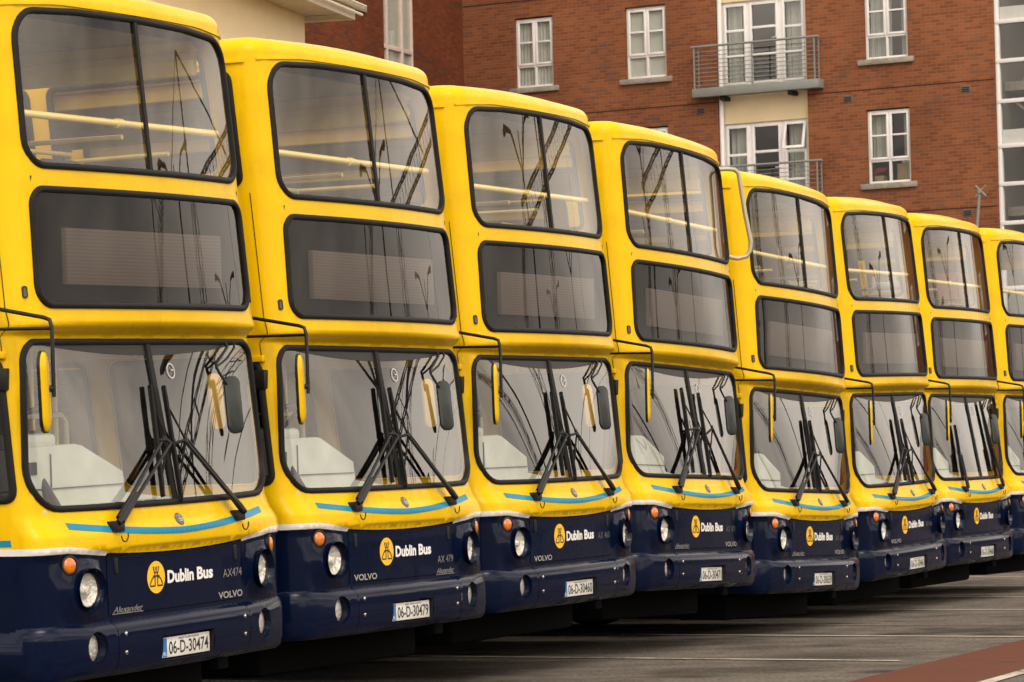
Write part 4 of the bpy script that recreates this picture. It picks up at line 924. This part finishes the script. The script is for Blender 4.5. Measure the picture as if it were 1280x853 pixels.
    for k in (-1, 1):
        m = MB(); ps = [(k * 1.19, 4.05), (k * 1.19, 4.035), (k * 1.155, 4.04), (k * 1.06, 4.088)]
        m.add([(x, y, z) for y in (.45, 10.4) for x, z in ps], [[i, i + 1, 5 + i, 4 + i] if k > 0 else [i, 4 + i, 5 + i, i + 1] for i in range(3)]); m.box((k * 1.14 - .03, .46, 3.885), (k * 1.14 + .03, 10.4, 3.985), 0, .012); m.box((k * 1.20 - .03, .50, 3.99), (k * 1.20 + .03, 10.4, 4.034), 0, .004); m.build('cove_panel', M['interior_yellow'], root)
        m = MB()
        m.tube([(k * 1.16, 1.0, 3.55), (k * 1.16, 10.2, 3.55)], .016, 8)
        m.build('grab_rail', M['rail'], root)
    m = MB(); m.tube([(-1.10, .31, 3.522), (1.10, .31, 3.522)], .021, 10); m.tube([(-.03, .31, 3.522), (.03, .31, 3.522)], .028, 10); m.build('front_handrail', M['rail'], root)
    for r_ in range(4):
        for k in (-1, 1):
            m = MB(); y = 1.25 + r_ * .85; x0, x1 = sorted((k * .28, k * 1.14))
            m.box((x0, y - .35, 2.85), (x1, y + .08, 2.97), 0, .04); m.box((x0, y + .02, 2.9), (x0 + .415, y + .11, 3.42), 0, .04); m.box((x0 + .435, y + .02, 2.9), (x1, y + .11, 3.42), 0, .04); se = m.build('seat', M['seat'], root)
            m = MB(); m.tube([(x0 + .03, y + .09, 3.38), (x0 + .03, y + .09, 3.46), (x1 - .03, y + .09, 3.46), (x1 - .03, y + .09, 3.38)], .014, 8); m.box((x0 + .1, y - .2, 2.50), (x0 + .16, y + .02, 2.86)); m.build('seat_rail', M['rail'], se)
    # destination box behind the tinted pane
    m = MB(); m.box((-1.12, .19, 2.50), (1.12, .22, 3.17)); dest = m.build('destination_box', M['dark'], root)
    m = MB(); m.box((-.84, .150, 2.585), (.84, .187, 2.895), 0, .004); m.build('destination_blind', M['slats'], dest)
    m = MB(); m.box((-1.10, .24, 3.17), (1.10, .42, 3.205)); m.build('front_shelf', M['dark'], dest)
    # --- lower deck interior
    m = MB(); m.box((-1.26, .25, .80), (1.26, 10.5, .86)); m.build('saloon_floor', M['interior_grey'], root)
    m = MB(); m.add([(-1.2, .30, 2.36), (1.2, .30, 2.36), (1.2, 10.4, 2.36), (-1.2, 10.4, 2.36)], [[0, 1, 2, 3]]); m.box((-.95, .5, 2.33), (-.2, 2.8, 2.355)); m.build('ceiling_lining', M['ceiling'], root)
    m = MB(); top_ = [(-1.26, .86), (-1.26, 1.69), (-.40, 1.71), (-.33, 1.70), (.10, 1.54), (.12, 1.42), (.70, 1.36), (1.20, 1.36), (1.20, .86)]
    n_ = len(top_); vs = [(x, y, z) for y in (.42, .74) for x, z in top_]; m.add(vs, [list(range(n_)), list(range(n_, 2 * n_))[::-1]] + [[i, n_ + i, n_ + (i + 1) % n_, (i + 1) % n_] for i in range(n_)])
    m.box((-1.2, .12, 1.33), (1.2, .45, 1.372), 0, .015)
    da = m.build('dashboard', M['dash'], root, 30)
    m = MB(); m.box((-1.2, .412, 1.465), (.09, .419, 1.472)); m.box((-.66, .412, 1.475), (-.653, .419, 1.66)); m.box((-1.0, .411, 1.55), (-.80, .419, 1.62), 0, .003); m.build('dash_seam', M['seam'], da)
    m = MB(); m.box((-1.0, .50, 1.69), (-.45, .72, 1.775), 0, .03); m.build('instrument_binnacle', M['dash'], da)
    m = MB()
    for k in range(7): m.box((-.95 + k * .16, .20, 1.373), (-.86 + k * .16, .225, 1.3765))
    m.build('demister_slot', M['seam'], da)
    m = MB(); c = Vector((-.72, .62, 1.78)); ax = Vector((0, .55, .83)).normalized(); u = Vector((1, 0, 0)); v = ax.cross(u); m.tube([c + (u * math.cos(a * PI / 16) + v * math.sin(a * PI / 16)) * .24 for a in range(33)], .016, 8, caps=False); m.tube([c - u * .24, c + u * .24], .014, 6); m.tube([c, c - ax * .5], .03, 8); m.build('steering_wheel', M['black'], root)
    m = MB(); m.box((-.98, 1.0, 1.15), (-.50, 1.45, 1.28), 0, .05); m.box((-.96, 1.40, 1.25), (-.52, 1.52, 1.95), 0, .05); m.box((-.9, 1.05, .86), (-.58, 1.4, 1.15)); m.build('driver_seat', M['seat'], root)
    m = MB(); m.tube([(-.52, .80, 1.2), (-.52, .80, 1.82), (-.48, .80, 1.865), (.06, .80, 1.875), (.11, .80, 1.83), (.13, .80, 1.2)], .017, 8); m.build('cab_rail', M['steel'], root)
    m = MB(); m.box((-1.24, 1.70, .86), (-.20, 1.75, 2.34)); m.box((-.50, 1.68, 1.1), (-.32, 1.70, 1.95), 1); m.build('cab_bulkhead', [M['tan'], M['interior_grey']], root)
    m = MB(); m.tube([(.22, 1.1, .86), (.22, 1.1, 2.36)], .018, 8); m.tube([(.86, 1.35, .86), (.86, 1.35, 2.36)], .018, 8); m.tube([(.22, 1.1, 2.27), (.86, 1.35, 2.27)], .018, 8); m.build('stanchion', M['rail'], root)
    for k in (-1, 1):
        m = MB(); m.box((k * 1.24 - .02, 1.0, 2.20), (k * 1.24 + .02, 10.3, 2.34), 0, .01); m.build('cove_panel', M['interior_yellow'], root)
    for r_ in range(3):
        m = MB(); y = 3.0 + r_ * .9; m.box((.3, y - .4, 1.2), (1.18, y, 1.32), 0, .04); m.box((.3, y - .03, 1.25), (1.18, y + .07, 1.82), 0, .04); m.build('seat', M['seat'], root)
    return root

def wiper(parent, base, elbow, top, bot):
    b0 = P(*base); n = N0(*base); m = MB()
    m.box((b0.x - .045, b0.y - .045, b0.z - .03), (b0.x + .045, b0.y + .03, b0.z + .03), 0, .008)
    p = b0 + n * .055 + Vector((0, 0, .005)); q = P(*elbow, .046); d = (q - p).normalized(); sd_ = d.cross(n).normalized()
    k = p.lerp(q, .33)
    m.tube([p - d * .03, p + d * .03, k], [.018, .021, .013], 8)
    for o in (-1, 1): m.tube([p + sd_ * .016 * o, k + sd_ * .016 * o, q + sd_ * .026 * o], [.015, .0115, .0105], 6)
    m.tube([q - sd_ * .034, q + sd_ * .034], .013, 6)
    hs_ = [b0 + Vector((.02, -.05, -.02)) + Vector((math.cos(a) * .035, -.006, -.03 + math.sin(a) * .035)) for a in [PI * .1 - i * PI * 1.1 / 8 for i in range(9)]]
    m.tube(hs_, .004, 5)
    w = m.build('wiper', M['black'], parent)
    m = MB(); n_ = 10; pts = [(bot[0] + (top[0] - bot[0]) * i / n_, bot[1] + (top[1] - bot[1]) * i / n_) for i in range(n_ + 1)]
    m.tube([P(*t, .030) for t in pts], [.008] + [.0125] * (n_ - 1) + [.008], 6); m.tube([P(*t, .013) for t in pts], .007, 5)
    for i in (0, 2, 4, 6, 8, 10): m.tube([P(*pts[i], .012), P(*pts[i], .036)], .010, 5)
    i = n_ // 2; m.tube([q, P(*pts[i], .036)], .010, 6); m.tube([P(*pts[2], .038), q, P(*pts[8], .038)], .007, 5)
    m.build('blade', M['rubber'], w)

def copy_tree(o, parent=None):
    c = o.copy(); COL.objects.link(c)
    if parent: c.parent = parent
    for ch in list(o.children): copy_tree(ch, c)
    return c

fp = lambda s, z: P(s, z, .0065)
def dress(root, no):
    """what differs from bus to bus: wipers, number plate, fleet number, maker lettering"""
    ch = {c.name.split('.')[0]: c for c in root.children}; bon = ch['nose_panel']; bump = ch['bumper']
    pl = [c for c in bump.children if c.name.startswith('number_plate')][0]
    D = {1: ('474', '474', 'R', 'L'), 2: ('479', '479', 'L', 'R2'), 3: ('460', '460', 'L', None), 4: ('471', '471', 'R', 'L'), 5: ('659', '659', 'R', 'L'), 6: ('461', '461', 'L', None), 7: ('468', '468', None, None), 8: (None, None, None, None)}[no]
    if D[0]:
        fpp = lambda s, z: Vector((s, -.0253, z))
        m = MB(); text(m, '06-D-30' + D[0], -.190, .245, .515, .588, fpp, bold=.012); text(m, 'BAILE ATHA CLIATH', -.08, .14, .5935, .6045, fpp); m.build('registration', M['ink'], pl)
        m = MB(); text(m, 'IRL', -.252, -.220, .512, .532, fpp); m.build('country_mark', M['letter_white'], pl)
        if no == 2: box = (.470, .716, .846, .894)
        elif no == 1: box = (.495, .741, .903, .951)
        else: box = (.455, .70, .905, .955)
        m = MB(); text(m, 'AX' + ('' if no == 1 else ' ') + D[0], box[0], min(box[1], .728), box[2], box[3], fp); m.build('fleet_number', M['letter_grey' if no < 3 else 'letter_dim'], bon)
    if D[2]:
        s0, s1 = (.430, .728) if D[2] == 'R' else (-.69, -.40)
        m = MB(); text(m, 'VOLVO', s0, s1, .782, .822, fp, bold=.02); m.build('maker_lettering', M['letter_silver'], bon)
    if D[3]:
        s0, s1, z0, z1 = (-.70, -.405, .782, .815) if D[3] == 'L' else (.443, .726, .775, .812)
        m = MB(); text(m, 'Alexander', s0, s1, z0, z1, fp, shear=.35, bold=.01); ribbon(m, [(s0 - .01, z0 - .006), (s1, z0 - .006)], .005, .0008, .006); m.build('coachbuilder_lettering', M['letter_grey'], bon)
    if no in (7, 8):
        wiper(root, (-.667, 1.255), (-.66, 1.62), (-.62, 1.94), (-.66, 1.36)); wiper(root, (.667, 1.255), (.56, 1.68), (.47, 2.20), (.60, 1.38))
    elif no == 4:
        wiper(root, (-.667, 1.255), (-.10, 1.757), (-.235, 2.09), (-.29, 1.40)); wiper(root, (.667, 1.255), (.27, 1.767), (.135, 2.06), (.075, 1.37))
    else:
        j = {1: 0, 2: .012, 3: -.014, 5: .03, 6: -.03}[no]
        wiper(root, (-.667, 1.255), (-.045 + j, 1.702), (-.085 + j, 2.014), (-.160 + j, 1.40)); wiper(root, (.667, 1.255), (.160 - j * .5, 1.700), (.062 - j * .5, 2.008), (.028 - j * .5, 1.365))
    if no >= 4: bpy.data.objects.remove(ch['mirror_reflection_plate'])
    if no == 4:
        a = P(1.17, 4.06, .0); b = P(1.20, 3.30, .0); f = Vector((.10, -.13, 0))
        m = MB(); m.tube([a, a + f * .5 + Vector((0, 0, .005)), a + f * .9, a + f * 1.12 + Vector((0, 0, -.03)), a + f * 1.2 + Vector((0, 0, -.10)), (a + b) / 2 + f * 1.25, b + f * 1.35 + Vector((0, 0, .13)), b + f * 1.3 + Vector((0, 0, .05)), b + f * 1.1, b + f * .6 + Vector((0, 0, -.02)), b], .020, 10); m.build('tree_guard', M['steel'], root)

BUS = [(-1.8909, 19.3832, 1.1328, -.0168, .0285, -.0005), (-.712, 22.4358, 1.1215, .0348, .0134, .0102), (.4374, 25.5616, 1.1337, .0611, .0135, 0), (1.5813, 28.4965, 1.1491, .0599, -.0176, -.0033),
       (2.7783, 31.5676, 1.1422, -.0934, -.0204, -.0105), (4.0408, 34.7954, 1.1507, -.0455, .023, .0047), (5.1555, 37.74, 1.1453, -.0132, .0088, -.0006), (6.3841, 40.7238, 1.1437, .0138, -.0008, .0003)]
LBL = ['nearest yellow and navy double-decker bus, plate 06-D-30474, cut by the left picture edge', 'yellow and navy double-decker bus with plate 06-D-30479, second from the near end', 'yellow and navy double-decker bus with plate 06-D-30460, third from the near end', 'yellow and navy double-decker bus with a looped steel guard bar at its upper corner',
       'yellow and navy double-decker bus with plate 06-D-30659, right behind the guard bar', 'yellow and navy double-decker bus with plate 06-D-30461, sixth from the near end', 'yellow and navy double-decker bus with both wipers parked upright, its whole front in view', 'farthest double-decker bus, half cut off by the right picture edge']
proto = make_bus(); roots = [proto] + [copy_tree(proto) for _ in range(7)]
for i, (r_, (x, y, yaw, dz, rl, pt)) in enumerate(zip(roots, BUS)):
    r_.location = (x, y, 0); r_.rotation_euler = (0, 0, yaw); tag(r_, LBL[i], 'bus', grp)
    dress(r_, i + 1)
    for c in r_.children:
        if c.name.startswith('wheel'): continue
        c.location = (0, 0, dz); c.rotation_euler = (-pt, -rl, 0)
